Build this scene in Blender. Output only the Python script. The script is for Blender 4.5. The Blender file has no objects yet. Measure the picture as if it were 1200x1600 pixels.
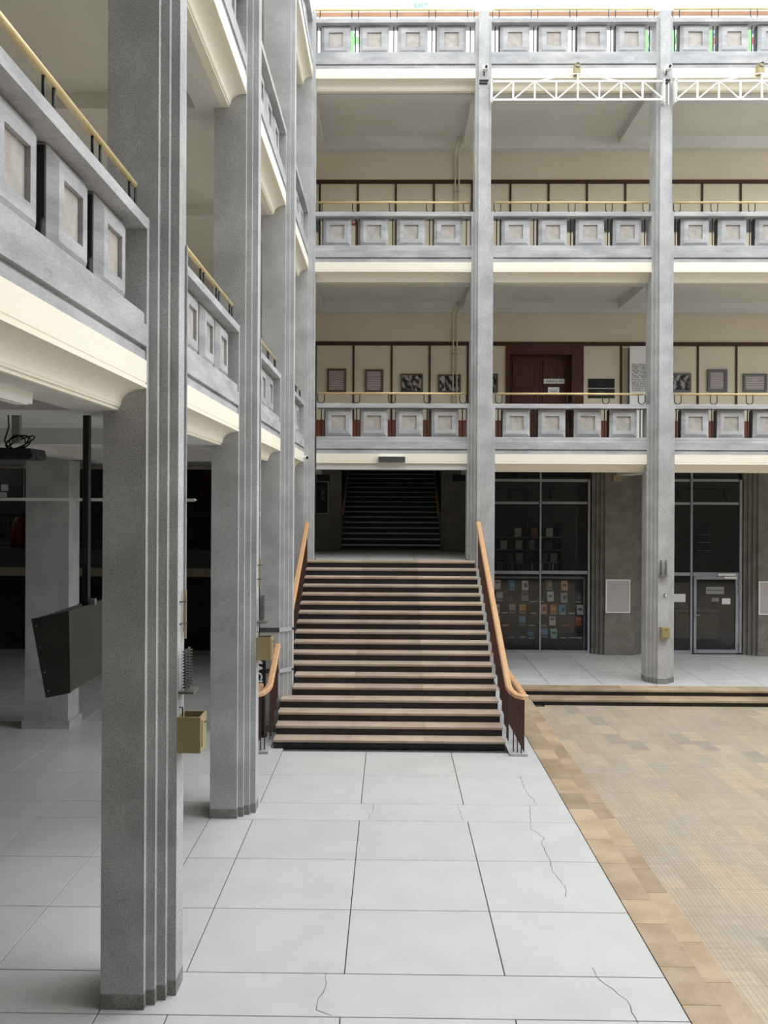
import bpy, math, random
from mathutils import Matrix, Vector
random.seed(7)
R = math.radians
SC = bpy.context.scene
COL = SC.collection

# ------------------------------------------------------------------ camera
F, YAW, ROLL, PX, PY, H = 1312.4, R(.808), R(.279), 591.9, 785.45, 3.975
cd = bpy.data.cameras.new('camera'); cam = bpy.data.objects.new('camera', cd); COL.objects.link(cam)
cd.sensor_width = 36; cd.sensor_fit = 'AUTO'; cd.lens = F / 1600 * 36
cd.shift_x = (600 - PX) / 1600; cd.shift_y = (PY - 800) / 1600
cd.clip_start = .05; cd.clip_end = 200
cam.matrix_world = Matrix.Translation((0, 0, H)) @ Matrix.Rotation(YAW, 4, 'Z') @ Matrix.Rotation(R(90), 4, 'X') @ Matrix.Rotation(ROLL, 4, 'Z')
SC.camera = cam
# ------------------------------------------------------------------ sky (overcast, through the open roof light of the court)
w = bpy.data.worlds.new('world'); SC.world = w; w.use_nodes = True
bg = w.node_tree.nodes['Background']; bg.inputs[0].default_value = (.945, .972, 1, 1); bg.inputs[1].default_value = 1.0
for nm, sx, sy, loc, rot in (('sky_portal_top', 27.6, 20.0, (8.2, 12.2, 18.05), (0, 0, 0)), ('sky_portal_side', 11.2, 23.4, (22.15, 10.6, 12.5), (0, R(90), 0))):
    pl = bpy.data.lights.new(nm, 'AREA'); pl.shape = 'RECTANGLE'; pl.size = sx; pl.size_y = sy; pl.cycles.is_portal = True
    po = bpy.data.objects.new(nm, pl); COL.objects.link(po); po.location = loc; po.rotation_euler = rot
SC.view_settings.view_transform = 'Standard'; SC.view_settings.look = 'None'
SC.view_settings.gamma = 1; SC.view_settings.use_curve_mapping = False
SC.view_settings.exposure = 1.93
try:
    SC.cycles.use_denoising = True
    SC.cycles.max_bounces = 9; SC.cycles.diffuse_bounces = 6; SC.cycles.glossy_bounces = 3
    SC.cycles.transparent_max_bounces = 12; SC.cycles.caustics_reflective = False; SC.cycles.caustics_refractive = False
except Exception: pass

# ------------------------------------------------------------------ measures
D, XL, X1 = 18.613, -1.712, 2.016           # front of the back columns, front of the left columns, first back column
YC = [18.78 - 3.977 * k for k in range(5)]   # left column centres from the corner towards the viewer
HW = [.11, .177, .243, .31]                  # half widths of the stepped column
CAP = [0, 6.20, 10.47, 14.75]                # top of the parapet of each floor
WB = 22.2                                    # gallery back wall

def at(u, v, Y):
    a, b = u - PX, v - PY
    X = (a * math.cos(ROLL) + b * math.sin(ROLL)) / F; Z = (a * math.sin(ROLL) - b * math.cos(ROLL)) / F
    dx = X * math.cos(YAW) - math.sin(YAW); dy = X * math.sin(YAW) + math.cos(YAW)
    t = Y / dy
    return (dx * t, Y, H + Z * t)
def rect(u0, v0, u1, v1, Y):
    a = at(u0, v1, Y); b = at(u1, v0, Y)
    return a[0], b[0], a[2], b[2]            # x0,x1,z0,z1

# ------------------------------------------------------------------ materials
def lin(c):
    return tuple(((x / 255) / 12.92 if x <= 10 else (((x / 255) + .055) / 1.055) ** 2.4) for x in c)
MATS = {}
def pm(name, c1, c2=None, scale=3., detail=5., rough=.75, metal=0., bump=0., bscale=80., rnd=0., spec=.4, fine=0., fscale=90., ramp=(.35, .65), aniso=None):
    if name in MATS: return MATS[name]
    m = bpy.data.materials.new(name); m.use_nodes = True; nt = m.node_tree; N = nt.nodes; L = nt.links
    b = N['Principled BSDF']; b.inputs['Roughness'].default_value = rough; b.inputs['Metallic'].default_value = metal
    b.inputs['Specular IOR Level'].default_value = spec
    tc = N.new('ShaderNodeTexCoord'); oi = N.new('ShaderNodeObjectInfo')
    ad = N.new('ShaderNodeVectorMath'); ad.operation = 'MULTIPLY_ADD'
    L.new(oi.outputs['Random'], ad.inputs[0]); ad.inputs[1].default_value = (7.3, 5.1, 3.7); L.new(tc.outputs['Object'], ad.inputs[2])
    vec = ad.outputs[0]
    if aniso:
        mp = N.new('ShaderNodeMapping'); mp.inputs['Scale'].default_value = aniso; L.new(vec, mp.inputs[0]); vec = mp.outputs[0]
    c1 = lin(c1); c2 = lin(c2) if c2 else c1
    no = N.new('ShaderNodeTexNoise'); no.inputs['Scale'].default_value = scale; no.inputs['Detail'].default_value = detail
    L.new(vec, no.inputs['Vector'])
    cr = N.new('ShaderNodeValToRGB'); cr.color_ramp.elements[0].position = ramp[0]; cr.color_ramp.elements[1].position = ramp[1]
    cr.color_ramp.elements[0].color = (*c1, 1); cr.color_ramp.elements[1].color = (*c2, 1)
    L.new(no.outputs[0], cr.inputs[0]); col = cr.outputs[0]
    if fine:
        n2 = N.new('ShaderNodeTexNoise'); n2.inputs['Scale'].default_value = fscale; n2.inputs['Detail'].default_value = 2
        L.new(vec, n2.inputs['Vector'])
        mr = N.new('ShaderNodeMapRange'); mr.inputs[1].default_value = .3; mr.inputs[2].default_value = .7
        mr.inputs[3].default_value = 1 - fine; mr.inputs[4].default_value = 1 + fine
        L.new(n2.outputs[0], mr.inputs[0])
        mx = N.new('ShaderNodeVectorMath'); mx.operation = 'SCALE'; L.new(col, mx.inputs[0]); L.new(mr.outputs[0], mx.inputs['Scale']); col = mx.outputs[0]
    if rnd:
        mr = N.new('ShaderNodeMapRange'); mr.inputs[3].default_value = 1 - rnd; mr.inputs[4].default_value = 1 + rnd
        L.new(oi.outputs['Random'], mr.inputs[0])
        mx = N.new('ShaderNodeVectorMath'); mx.operation = 'SCALE'; L.new(col, mx.inputs[0]); L.new(mr.outputs[0], mx.inputs['Scale']); col = mx.outputs[0]
    L.new(col, b.inputs['Base Color'])
    if bump:
        n3 = N.new('ShaderNodeTexNoise'); n3.inputs['Scale'].default_value = bscale; n3.inputs['Detail'].default_value = 3
        L.new(vec, n3.inputs['Vector'])
        bp = N.new('ShaderNodeBump'); bp.inputs['Strength'].default_value = bump; bp.inputs['Distance'].default_value = .01
        L.new(n3.outputs[0], bp.inputs['Height']); L.new(bp.outputs[0], b.inputs['Normal'])
    MATS[name] = m
    return m

CONC = pm('bush_hammered_concrete', (170, 171, 171), (190, 191, 191), scale=2.2, rough=.9, bump=.35, bscale=110, fine=.26, fscale=105, spec=.2)
CONC2 = pm('smooth_concrete', (160, 161, 163), (190, 190, 191), scale=2.6, detail=8, rough=.85, fine=.1, fscale=40, spec=.2, aniso=(.6, .6, 2.2))
INSET = pm('concrete_inset', (168, 163, 156), (188, 182, 174), scale=7, rough=.9, fine=.1, spec=.2)
CREAM = pm('cream_paint', (242, 236, 218), (245, 240, 224), scale=1.2, rough=.6)
CREAMW = pm('cream_wall', (216, 206, 180), (222, 212, 188), scale=.8, rough=.8)
CEIL = pm('ceiling_paint', (205, 204, 200), (214, 213, 210), scale=.8, rough=.85)
TERR = pm('terrazzo', (198, 198, 195), (205, 205, 202), scale=2.2, detail=7, rough=.32, fine=.06, fscale=120, rnd=.025, spec=.45)
GROUT = pm('grout', (72, 70, 66), (90, 88, 84), scale=9, rough=.9)
CRACK = pm('crack', (96, 90, 82), rough=.95)
TAN = pm('tan_stone', (160, 138, 112), (180, 160, 134), scale=2.4, detail=8, rough=.5, rnd=.2, fine=.05, fscale=40)
TREAD = pm('tread_stone', (178, 158, 138), (196, 176, 156), scale=3, detail=7, rough=.55, rnd=.06, fine=.06, fscale=70)
TREADW = pm('worn_tread_stone', (166, 147, 129), (184, 164, 146), scale=3, detail=7, rough=.5, rnd=.05, fine=.06, fscale=70)
BLACKS = pm('black_stone', (28, 28, 30), (40, 40, 43), scale=6, rough=.45, fine=.2, fscale=60)
WOOD = pm('handrail_wood', (200, 154, 112), (212, 170, 128), scale=5, rough=.45, aniso=(8, 1, 8))
WOODD = pm('dark_wood', (64, 36, 22), (88, 50, 30), scale=4, rough=.5, aniso=(8, 8, .8))
WOODR = pm('red_wood', (112, 62, 42), (134, 78, 54), scale=4, rough=.55, aniso=(8, 8, .8))
BROWN = pm('brown_trim', (62, 36, 28), (72, 42, 32), scale=5, rough=.6)
BALU = pm('baluster_metal', (74, 52, 44), (88, 64, 54), scale=10, rough=.5, metal=.2)
BRASS = pm('brass_rail', (208, 186, 132), (218, 198, 148), scale=6, rough=.35, metal=.25)
BLK = pm('black_metal', (26, 26, 27), (32, 32, 33), scale=6, rough=.5)
DKGREY = pm('dark_grey_metal', (58, 60, 55), (66, 68, 62), scale=2, rough=.38, metal=.4)
ALU = pm('grey_aluminium', (150, 153, 160), (162, 165, 172), scale=3, rough=.45, metal=.1)
WHITE = pm('white_enamel', (236, 235, 230), (242, 241, 237), scale=3, rough=.45)
PAPER = pm('paper', (232, 230, 228), (238, 236, 234), scale=3, rough=.8)
BOXM = pm('beige_metal', (160, 146, 108), (172, 157, 118), scale=3, rough=.45, metal=.15)
DWALL = pm('shade_tone_wall', (78, 78, 76), (86, 86, 83), scale=1, rough=.85)  # dark tone painted in to imitate the unlit far gallery
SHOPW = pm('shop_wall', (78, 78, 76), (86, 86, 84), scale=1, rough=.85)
BOARD = pm('display_board', (52, 51, 46), (58, 57, 51), scale=3, rough=.7)
STEEL = pm('steel', (150, 148, 144), (170, 168, 164), scale=8, rough=.35, metal=.8)
RED = pm('red_paint', (140, 28, 28), (150, 34, 32), scale=4, rough=.45)
GREY = pm('grey_plate', (70, 70, 72), (78, 78, 80), scale=4, rough=.5)
NOTICE = pm('notice_board', (184, 176, 174), (190, 182, 180), scale=3, rough=.6)
OUTER = pm('court_render', (150, 146, 138), (162, 158, 150), scale=1, rough=.9)

def glass_mat():
    m = bpy.data.materials.new('window_glass'); m.use_nodes = True; nt = m.node_tree; N = nt.nodes; L = nt.links
    for n in list(N):
        if n.type != 'OUTPUT_MATERIAL': N.remove(n)
    out = [n for n in N if n.type == 'OUTPUT_MATERIAL'][0]
    t = N.new('ShaderNodeBsdfTransparent'); t.inputs[0].default_value = (.95, .96, .955, 1)
    g = N.new('ShaderNodeBsdfGlossy'); g.inputs['Roughness'].default_value = .02
    fr = N.new('ShaderNodeFresnel'); fr.inputs[0].default_value = 1.45
    mx = N.new('ShaderNodeMixShader'); L.new(fr.outputs[0], mx.inputs[0]); L.new(t.outputs[0], mx.inputs[1]); L.new(g.outputs[0], mx.inputs[2])
    L.new(mx.outputs[0], out.inputs[0]); return m
GLASS = glass_mat()

def emit_mat(name, c, s):
    m = bpy.data.materials.new(name); m.use_nodes = True; b = m.node_tree.nodes['Principled BSDF']
    b.inputs['Base Color'].default_value = (*lin(c), 1); b.inputs['Emission Color'].default_value = (*lin(c), 1); b.inputs['Emission Strength'].default_value = s
    return m
LEDG = emit_mat('green_led', (60, 255, 150), 2.5)

def court_mat():
    m = bpy.data.materials.new('court_mosaic'); m.use_nodes = True; nt = m.node_tree; N = nt.nodes; L = nt.links
    b = N['Principled BSDF']; b.inputs['Roughness'].default_value = .5
    tc = N.new('ShaderNodeTexCoord')
    def ramp(src, stops, const=True):
        cr = N.new('ShaderNodeValToRGB'); cr.color_ramp.interpolation = 'CONSTANT' if const else 'LINEAR'
        e = cr.color_ramp.elements
        while len(e) < len(stops): e.new(.5)
        for el, (p, c) in zip(e, stops): el.position = p; el.color = (*lin(c), 1)
        L.new(src, cr.inputs[0]); return cr.outputs[0]
    # colour fields of the mosaic, laid in blocks
    rot = N.new('ShaderNodeMapping'); rot.inputs['Rotation'].default_value = (0, 0, R(90)); L.new(tc.outputs['Object'], rot.inputs[0])
    br = N.new('ShaderNodeTexBrick'); br.inputs['Scale'].default_value = 1; br.inputs['Mortar Size'].default_value = 0
    br.inputs['Brick Width'].default_value = .62; br.inputs['Row Height'].default_value = .3; br.offset = .37
    br.inputs['Color1'].default_value = (0, 0, 0, 1); br.inputs['Color2'].default_value = (1, 1, 1, 1)
    L.new(rot.outputs[0], br.inputs['Vector'])
    blocks = ramp(br.outputs['Color'], [(0, (167, 152, 132)), (.1, (178, 163, 141)), (.3, (172, 160, 140)), (.52, (183, 167, 142)), (.72, (171, 161, 143)), (.86, (189, 173, 148)), (.95, (154, 146, 135))])
    # large soft zones
    no = N.new('ShaderNodeTexNoise'); no.inputs['Scale'].default_value = .35; no.inputs['Detail'].default_value = 3; L.new(tc.outputs['Object'], no.inputs['Vector'])
    zone = ramp(no.outputs[0], [(.3, (171, 161, 147)), (.7, (185, 168, 143))], False)
    mx = N.new('ShaderNodeMix'); mx.data_type = 'RGBA'; mx.inputs[0].default_value = .3
    L.new(blocks, mx.inputs[6]); L.new(zone, mx.inputs[7])
    # tessera joints: open joints every 52 mm one way, tight cross joints the other way
    def joints(wd, rh, size, dark):
        t = N.new('ShaderNodeTexBrick'); t.inputs['Scale'].default_value = 1; t.inputs['Mortar Size'].default_value = size; t.inputs['Mortar Smooth'].default_value = .1
        t.inputs['Brick Width'].default_value = wd; t.inputs['Row Height'].default_value = rh; t.offset = 0
        t.inputs['Color1'].default_value = (.95, .95, .95, 1); t.inputs['Color2'].default_value = (1.05, 1.05, 1.05, 1); t.inputs['Mortar'].default_value = (dark, dark, dark, 1)
        L.new(rot.outputs[0], t.inputs['Vector']); return t
    t = joints(.62, .052, .0022, .5); t2 = joints(.047, .3, .0018, .84)
    col = mx.outputs[2]
    for q in (t, t2):
        mu = N.new('ShaderNodeMix'); mu.data_type = 'RGBA'; mu.blend_type = 'MULTIPLY'; mu.inputs[0].default_value = 1
        L.new(col, mu.inputs[6]); L.new(q.outputs['Color'], mu.inputs[7]); col = mu.outputs[2]
    L.new(col, b.inputs['Base Color'])
    bp = N.new('ShaderNodeBump'); bp.inputs['Strength'].default_value = .3; bp.inputs['Distance'].default_value = .003; bp.invert = True
    L.new(t.outputs['Fac'], bp.inputs['Height']); L.new(bp.outputs[0], b.inputs['Normal'])
    return m
COURT = court_mat()

def print_mat(name, c_bg, c_ink, kind):
    """printed sheet: text lines or a dark photograph, in the sheet's own object space (x right, z up)"""
    m = bpy.data.materials.new(name); m.use_nodes = True; nt = m.node_tree; N = nt.nodes; L = nt.links
    b = N['Principled BSDF']; b.inputs['Roughness'].default_value = .6
    tc = N.new('ShaderNodeTexCoord'); oi = N.new('ShaderNodeObjectInfo')
    ad = N.new('ShaderNodeVectorMath'); ad.operation = 'MULTIPLY_ADD'; L.new(oi.outputs['Random'], ad.inputs[0]); ad.inputs[1].default_value = (9, 0, 6); L.new(tc.outputs['Object'], ad.inputs[2])
    cr = N.new('ShaderNodeValToRGB')
    if kind == 'text':
        wv = N.new('ShaderNodeTexWave'); wv.bands_direction = 'Z'; wv.inputs['Scale'].default_value = 7; wv.inputs['Distortion'].default_value = 0
        L.new(tc.outputs['Object'], wv.inputs['Vector'])
        mp = N.new('ShaderNodeMapping'); mp.inputs['Scale'].default_value = (60, 1, 8); L.new(ad.outputs[0], mp.inputs[0])
        no = N.new('ShaderNodeTexNoise'); no.inputs['Scale'].default_value = 1; L.new(mp.outputs[0], no.inputs['Vector'])
        mu = N.new('ShaderNodeMath'); mu.operation = 'MULTIPLY'; L.new(wv.outputs['Fac'], mu.inputs[0]); L.new(no.outputs[0], mu.inputs[1])
        L.new(mu.outputs[0], cr.inputs[0]); s = ((.25, c_bg), (.5, c_ink))
    else:
        mp = N.new('ShaderNodeMapping'); mp.inputs['Scale'].default_value = (1, 1, .7); L.new(ad.outputs[0], mp.inputs[0])
        no = N.new('ShaderNodeTexNoise'); no.inputs['Scale'].default_value = 10; no.inputs['Detail'].default_value = 7; L.new(mp.outputs[0], no.inputs['Vector'])
        L.new(no.outputs[0], cr.inputs[0]); s = ((.46, c_ink), (.62, c_bg))
    for el, (p, c) in zip(cr.color_ramp.elements, s): el.position = p; el.color = (*lin(c), 1)
    L.new(cr.outputs[0], b.inputs['Base Color']); return m
DOC = print_mat('printed_document', (190, 178, 176), (110, 98, 98), 'text')
PHOTO = print_mat('black_and_white_photo', (190, 182, 178), (34, 32, 34), 'photo')
POSTER = print_mat('colour_poster', (70, 90, 140), (230, 235, 230), 'photo')
def plain(name, c, rough=.6): return pm(name, c, tuple(min(255, x + 10) for x in c), scale=9, rough=rough)

# ------------------------------------------------------------------ mesh helpers
class MB:
    def __init__(s): s.v = []; s.f = []
    def box(s, x0, x1, y0, y1, z0, z1):
        n = len(s.v)
        s.v += [(x0, y0, z0), (x1, y0, z0), (x1, y1, z0), (x0, y1, z0), (x0, y0, z1), (x1, y0, z1), (x1, y1, z1), (x0, y1, z1)]
        s.f += [tuple(n + i for i in q) for q in ((0, 3, 2, 1), (4, 5, 6, 7), (0, 1, 5, 4), (1, 2, 6, 5), (2, 3, 7, 6), (3, 0, 4, 7))]
        return s
    def prism(s, pts, a0, a1, ax='z'):
        """pts: closed 2-D outline. ax z -> (x,y); ax x -> (y,z); ax y -> (x,z)"""
        n = len(s.v); k = len(pts)
        area = sum(pts[i][0] * pts[(i + 1) % k][1] - pts[(i + 1) % k][0] * pts[i][1] for i in range(k))
        if (area < 0) != (ax == 'y'): pts = pts[::-1]
        P = {'z': lambda p, a: (p[0], p[1], a), 'x': lambda p, a: (a, p[0], p[1]), 'y': lambda p, a: (p[0], a, p[1])}[ax]
        s.v += [P(p, a0) for p in pts] + [P(p, a1) for p in pts]
        s.f.append(tuple(range(n + k - 1, n - 1, -1))); s.f.append(tuple(range(n + k, n + 2 * k)))
        for i in range(k): j = (i + 1) % k; s.f.append((n + i, n + j, n + k + j, n + k + i))
        return s
    def tube(s, path, r, n=8, closed=False, sq=None):
        P = [Vector(p) for p in path]; k = len(P); b = len(s.v); up = Vector((0, 0, 1))
        for i, p in enumerate(P):
            t = ((P[(i + 1) % k] if (closed or i < k - 1) else p) - (P[i - 1] if (closed or i > 0) else p)).normalized()
            ref = up if abs(t.dot(up)) < .95 else Vector((0, 1, 0)) if abs(t.y) < .9 else Vector((1, 0, 0))
            x = t.cross(ref).normalized(); y = x.cross(t).normalized()
            if sq:
                off = [(-sq[0], -sq[1]), (sq[0], -sq[1]), (sq[0], sq[1] * .55), (sq[0] * .6, sq[1]), (-sq[0] * .6, sq[1]), (-sq[0], sq[1] * .55)]
            else:
                off = [(r * math.cos(2 * math.pi * j / n), r * math.sin(2 * math.pi * j / n)) for j in range(n)]
            for o in off: q = p + x * o[0] + y * o[1]; s.v.append(tuple(q))
        m = 6 if sq else n
        for i in range(k if closed else k - 1):
            for j in range(m):
                a = b + i * m + j; c = b + i * m + (j + 1) % m; i2 = (i + 1) % k
                d = b + i2 * m + (j + 1) % m; e = b + i2 * m + j
                s.f.append((a, c, d, e))
        if not closed:
            s.f.append(tuple(b + j for j in range(m - 1, -1, -1))); s.f.append(tuple(b + (k - 1) * m + j for j in range(m)))
        return s
    def mesh(s, name, m=None, smooth=False, off=(0, 0, 0)):
        me = bpy.data.meshes.new(name)
        me.from_pydata([(a - off[0], b - off[1], c - off[2]) for a, b, c in s.v], [], s.f); me.update()
        if smooth:
            for p in me.polygons: p.use_smooth = True
        if m: me.materials.append(m)
        return me
    def build(s, name, m, parent=None, off=(0, 0, 0), smooth=False, loc=None):
        o = bpy.data.objects.new(name, s.mesh(name, m, smooth, off)); COL.objects.link(o)
        if parent: o.parent = parent
        o.location = loc if loc is not None else ((0, 0, 0) if parent else off)
        return o
def put(name, me, parent=None, loc=(0, 0, 0), rz=0.):
    o = bpy.data.objects.new(name, me); COL.objects.link(o); o.parent = parent; o.location = loc; o.rotation_euler = (0, 0, rz); return o
def tag(o, label=None, cat=None, group=None, kind=None):
    if label: o['label'] = label
    if cat: o['category'] = cat
    if group: o['group'] = group
    if kind: o['kind'] = kind
    return o
def thing(name, label, cat, loc=(0, 0, 0), rz=0., group=None):
    o = bpy.data.objects.new(name, None); COL.objects.link(o); o.empty_display_size = .2
    o.location = loc; o.rotation_euler = (0, 0, rz); return tag(o, label, cat, group)
def struct(name, mb, m): return tag(mb.build(name, m), kind='structure')
def sbox(name, m, *b): return struct(name, MB().box(*b), m)
def text(body, size, m, parent, loc, rot=(R(90), 0, 0), align='CENTER', name='lettering', bold=0):
    cu = bpy.data.curves.new('t', 'FONT'); cu.body = body; cu.size = size; cu.align_x = align; cu.align_y = 'CENTER'; cu.extrude = .001; cu.offset = bold
    cu.resolution_u = 2
    o = bpy.data.objects.new('t', cu); COL.objects.link(o)
    bpy.context.view_layer.update()
    me = bpy.data.meshes.new_from_object(o.evaluated_get(bpy.context.evaluated_depsgraph_get()))
    bpy.data.objects.remove(o); bpy.data.curves.remove(cu)
    me.materials.clear(); me.materials.append(m)
    t = bpy.data.objects.new(name, me); COL.objects.link(t); t.parent = parent; t.location = loc; t.rotation_euler = rot
    return t

# ================================================================== SETTING
# ---- terrazzo floor with single slabs
G = .005
fl = MB(); fl.box(-14, 2.325, -3, 28, -.14, -.014); fl.box(2.325, 22, 18.45, 22.4, -.14, -.014)
floor = struct('floor', fl, GROUT)
slab_cache = {}
def slab(x0, x1, y0, y1, z=0.):
    w_, d_ = round(x1 - x0 - 2 * G, 3), round(y1 - y0 - 2 * G, 3)
    if (w_, d_) not in slab_cache:
        b = .003; m = MB(); a, c = w_ / 2, d_ / 2
        m.v = [(-a, -c, -.014), (a, -c, -.014), (a, c, -.014), (-a, c, -.014), (-a, -c, -b), (a, -c, -b), (a, c, -b), (-a, c, -b), (-a + b, -c + b, 0), (a - b, -c + b, 0), (a - b, c - b, 0), (-a + b, c - b, 0)]
        m.f = [(0, 1, 5, 4), (1, 2, 6, 5), (2, 3, 7, 6), (3, 0, 4, 7), (4, 5, 9, 8), (5, 6, 10, 9), (6, 7, 11, 10), (7, 4, 8, 11), (8, 9, 10, 11)]
        slab_cache[(w_, d_)] = m.mesh('slab', TERR)
    return put('slab', slab_cache[(w_, d_)], floor, ((x0 + x1) / 2, (y0 + y1) / 2, z))
gx = [-13.24, -12.14, -11.04, -9.94, -8.84, -7.74, -6.64, -5.54, -4.44, -3.345, -2.255, -1.71]
cx = [-1.71, -.372, .98, 2.325]
rows = [(-1.5, -.35, 0), (-.35, .8, 0), (.8, 1.95, 0), (1.95, 2.53, 1), (2.53, 3.1 + .55, 0), (3.65, 4.8, 0), (4.8, 5.35, 0), (5.35, 6.485, 0), (6.485, 7.083, 1), (7.083, 8.196, 0), (8.196, 9.349, 0), (9.349, 10.497, 0), (10.497, 11.088, 1),
        (11.088, 12.232, 0), (12.232, 13.395, 0), (13.395, 14.49, 0), (14.49, 15.08, 1), (15.08, 16.22, 0), (16.22, 17.36, 0), (17.36, 18.47, 0), (18.47, 19.07, 1), (19.07, 20.2, 0), (20.2, 21.3, 0), (21.3, 22.4, 0)]
for y0, y1, strip in rows:
    for a, b in zip(gx[:-1], gx[1:]):
        if (b < -6.5 and y0 < 9) or (b < -9.5 and y0 < 14): continue
        if strip and b == -1.71 and y0 < 13: continue
        slab(a, b, y0, y1)
    if y0 > 18.4: continue
    if y0 > 13.3: slab(1.9, 2.325, y0, min(y1, 18.45)); continue
    if strip: slab(-2.255, 2.325, y0, y1)
    else:
        for a, b in zip(cx[:-1], cx[1:]): slab(a, b, y0, y1)
xs = [2.325 + 1.18 * i for i in range(9)]
for y0, y1 in ((18.45, 19.0), (19.0, 20.13), (20.13, 21.27), (21.27, 22.4)):
    for a, b in zip(xs[:-1], xs[1:]): slab(a, b, y0, y1)
# ---- cracks in the slabs (thin, irregular)
def atz(u, v, Z=0.):
    p = at(u, v, 1.); d = Vector((p[0], 1., p[2] - H)); t = (Z - H) / d.z
    return d.x * t, d.y * t
def crack(px, wd=.007):
    pts = [Vector(atz(*p)) for p in px]; out = [pts[0]]
    for a, b in zip(pts[:-1], pts[1:]):
        n = max(1, int((b - a).length / .06)); pr = Vector((-(b - a).y, (b - a).x)).normalized()
        for i in range(1, n + 1): out.append(a.lerp(b, i / n) + (pr * random.uniform(-.012, .012) if i < n else Vector((0, 0))))
    m = MB()
    for i, p in enumerate(out):
        t = (out[min(i + 1, len(out) - 1)] - out[max(i - 1, 0)]).normalized(); n = Vector((-t.y, t.x)) * wd * random.uniform(.25, .55)
        m.v += [(p.x + n.x, p.y + n.y, .0012), (p.x - n.x, p.y - n.y, .0012)]
        if i: k = 2 * i; m.f.append((k - 2, k - 1, k + 1, k))
    m.build('crack', CRACK, floor)
crack([(813, 1213), (821, 1235), (840, 1257)])
crack([(828, 1258), (829, 1296), (850, 1308), (846, 1318), (858, 1340), (862, 1360), (882, 1384), (884, 1402)])
crack([(583, 1256), (583, 1268), (574, 1281)], .006)
crack([(715, 1257), (720, 1270), (724, 1282)], .006)
crack([(510, 1521), (508, 1543), (497, 1560), (494, 1578), (518, 1587)])
crack([(925, 1512), (938, 1532), (965, 1553), (980, 1563), (987, 1582), (997, 1599)])
# ---- court floor and the two steps round it
struct('floor_court', MB().box(2.96, 22, -3, 17.69, -.36, -.26), COURT)
def stone_row(parent, along, a0, a1, b0, b1, z0, z1, lens):
    p = a0; i = 0
    while p < a1 - .02:
        q = min(a1, p + lens[i % len(lens)]); i += 1
        g = .0025; m = MB(); c = .006; zt = z1
        A, B = p + g, q - g
        if along == 'y': pts = [(b0, z0), (b1, z0), (b1, zt - c), (b1 - c, zt), (b0, zt)]
        else: pts = [(b1, z0), (b0, z0), (b0, zt - c), (b0 + c, zt), (b1, zt)]
        mid = (A + B) / 2
        if along == 'y': m.prism(pts, A, B, 'y'); off = ((b0 + b1) / 2, mid, z1)
        else: m.prism(pts, A, B, 'x'); off = (mid, (b0 + b1) / 2, z1)
        o = m.build('stone', TAN, parent, off=off); o.location = off
        p = q
LE = [.62, .9, .55, .74, .48, .85, .66, 1.0, .58]
t1 = struct('trim_1', MB().box(2.33, 2.6, -3, 18.4, -.13, -.045), BLACKS)
stone_row(t1, 'y', -1.2, 18.45, 2.33, 2.645, -.045, 0, LE)
t2 = struct('trim_2', MB().box(2.6, 2.93, -3, 18.05, -.26, -.175), BLACKS)
stone_row(t2, 'y', -1.2, 18.0, 2.6, 2.955, -.175, -.13, LE[3:] + LE[:3])
t3 = struct('trim_3', MB().box(2.6, 22, 18.06, 18.4, -.13, -.045), BLACKS)
stone_row(t3, 'x', 2.65, 12, 18.03, 18.45, -.045, 0, [1.3, 1.05, 1.4, 1.15])
t4 = struct('trim_4', MB().box(2.93, 22, 17.68, 18.06, -.26, -.175), BLACKS)
stone_row(t4, 'x', 2.96, 12, 17.65, 18.08, -.175, -.13, [1.1, 1.35, .95, 1.25])
# ---- upper floors and ceilings
for j in (1, 2, 3):
    c = CAP[j]
    m = MB(); m.box(-5.6 if j > 1 else -14, XL - .5, -3, 22.2, c - 1.30, c - 1.0); m.box(XL - .5, 22, D + .5, 22.2, c - 1.30, c - 1.0)
    s = struct('ceiling' if j == 1 else 'ceiling', m, CEIL)
    yb = YC[1:4]
    for yy in yb: MB().box(-5.6, XL - .5, yy - .2, yy + .2, c - 1.50, c - 1.29).build('beam', CEIL, s)
    MB().box(XL - .78, XL - .45, -3, 18.9, c - 1.515, c - 1.29).build('beam', CEIL, s)
    MB().box(-5.6, -5.25, -3, 18.9, c - 1.50, c - 1.29).build('beam', CEIL, s)
    for i in range(0, 3): MB().box(X1 - 4 + 4 * i - .2, X1 - 4 + 4 * i + .2, D + .5, 21.72, c - 1.50, c - 1.29).build('beam', CEIL, s)
    MB().box(XL - .45, 13, D + .45, D + .75, c - 1.515 if j > 1 else c - 1.47, c - 1.29).build('beam', CEIL, s)
    if j > 1: MB().prism([(22.2, c - 1.50), (22.0, c - 1.50), (21.85, c - 1.42), (21.7, c - 1.29), (22.2, c - 1.29)], -5.6, 13, 'x').build('cornice', CEIL, s)
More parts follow.
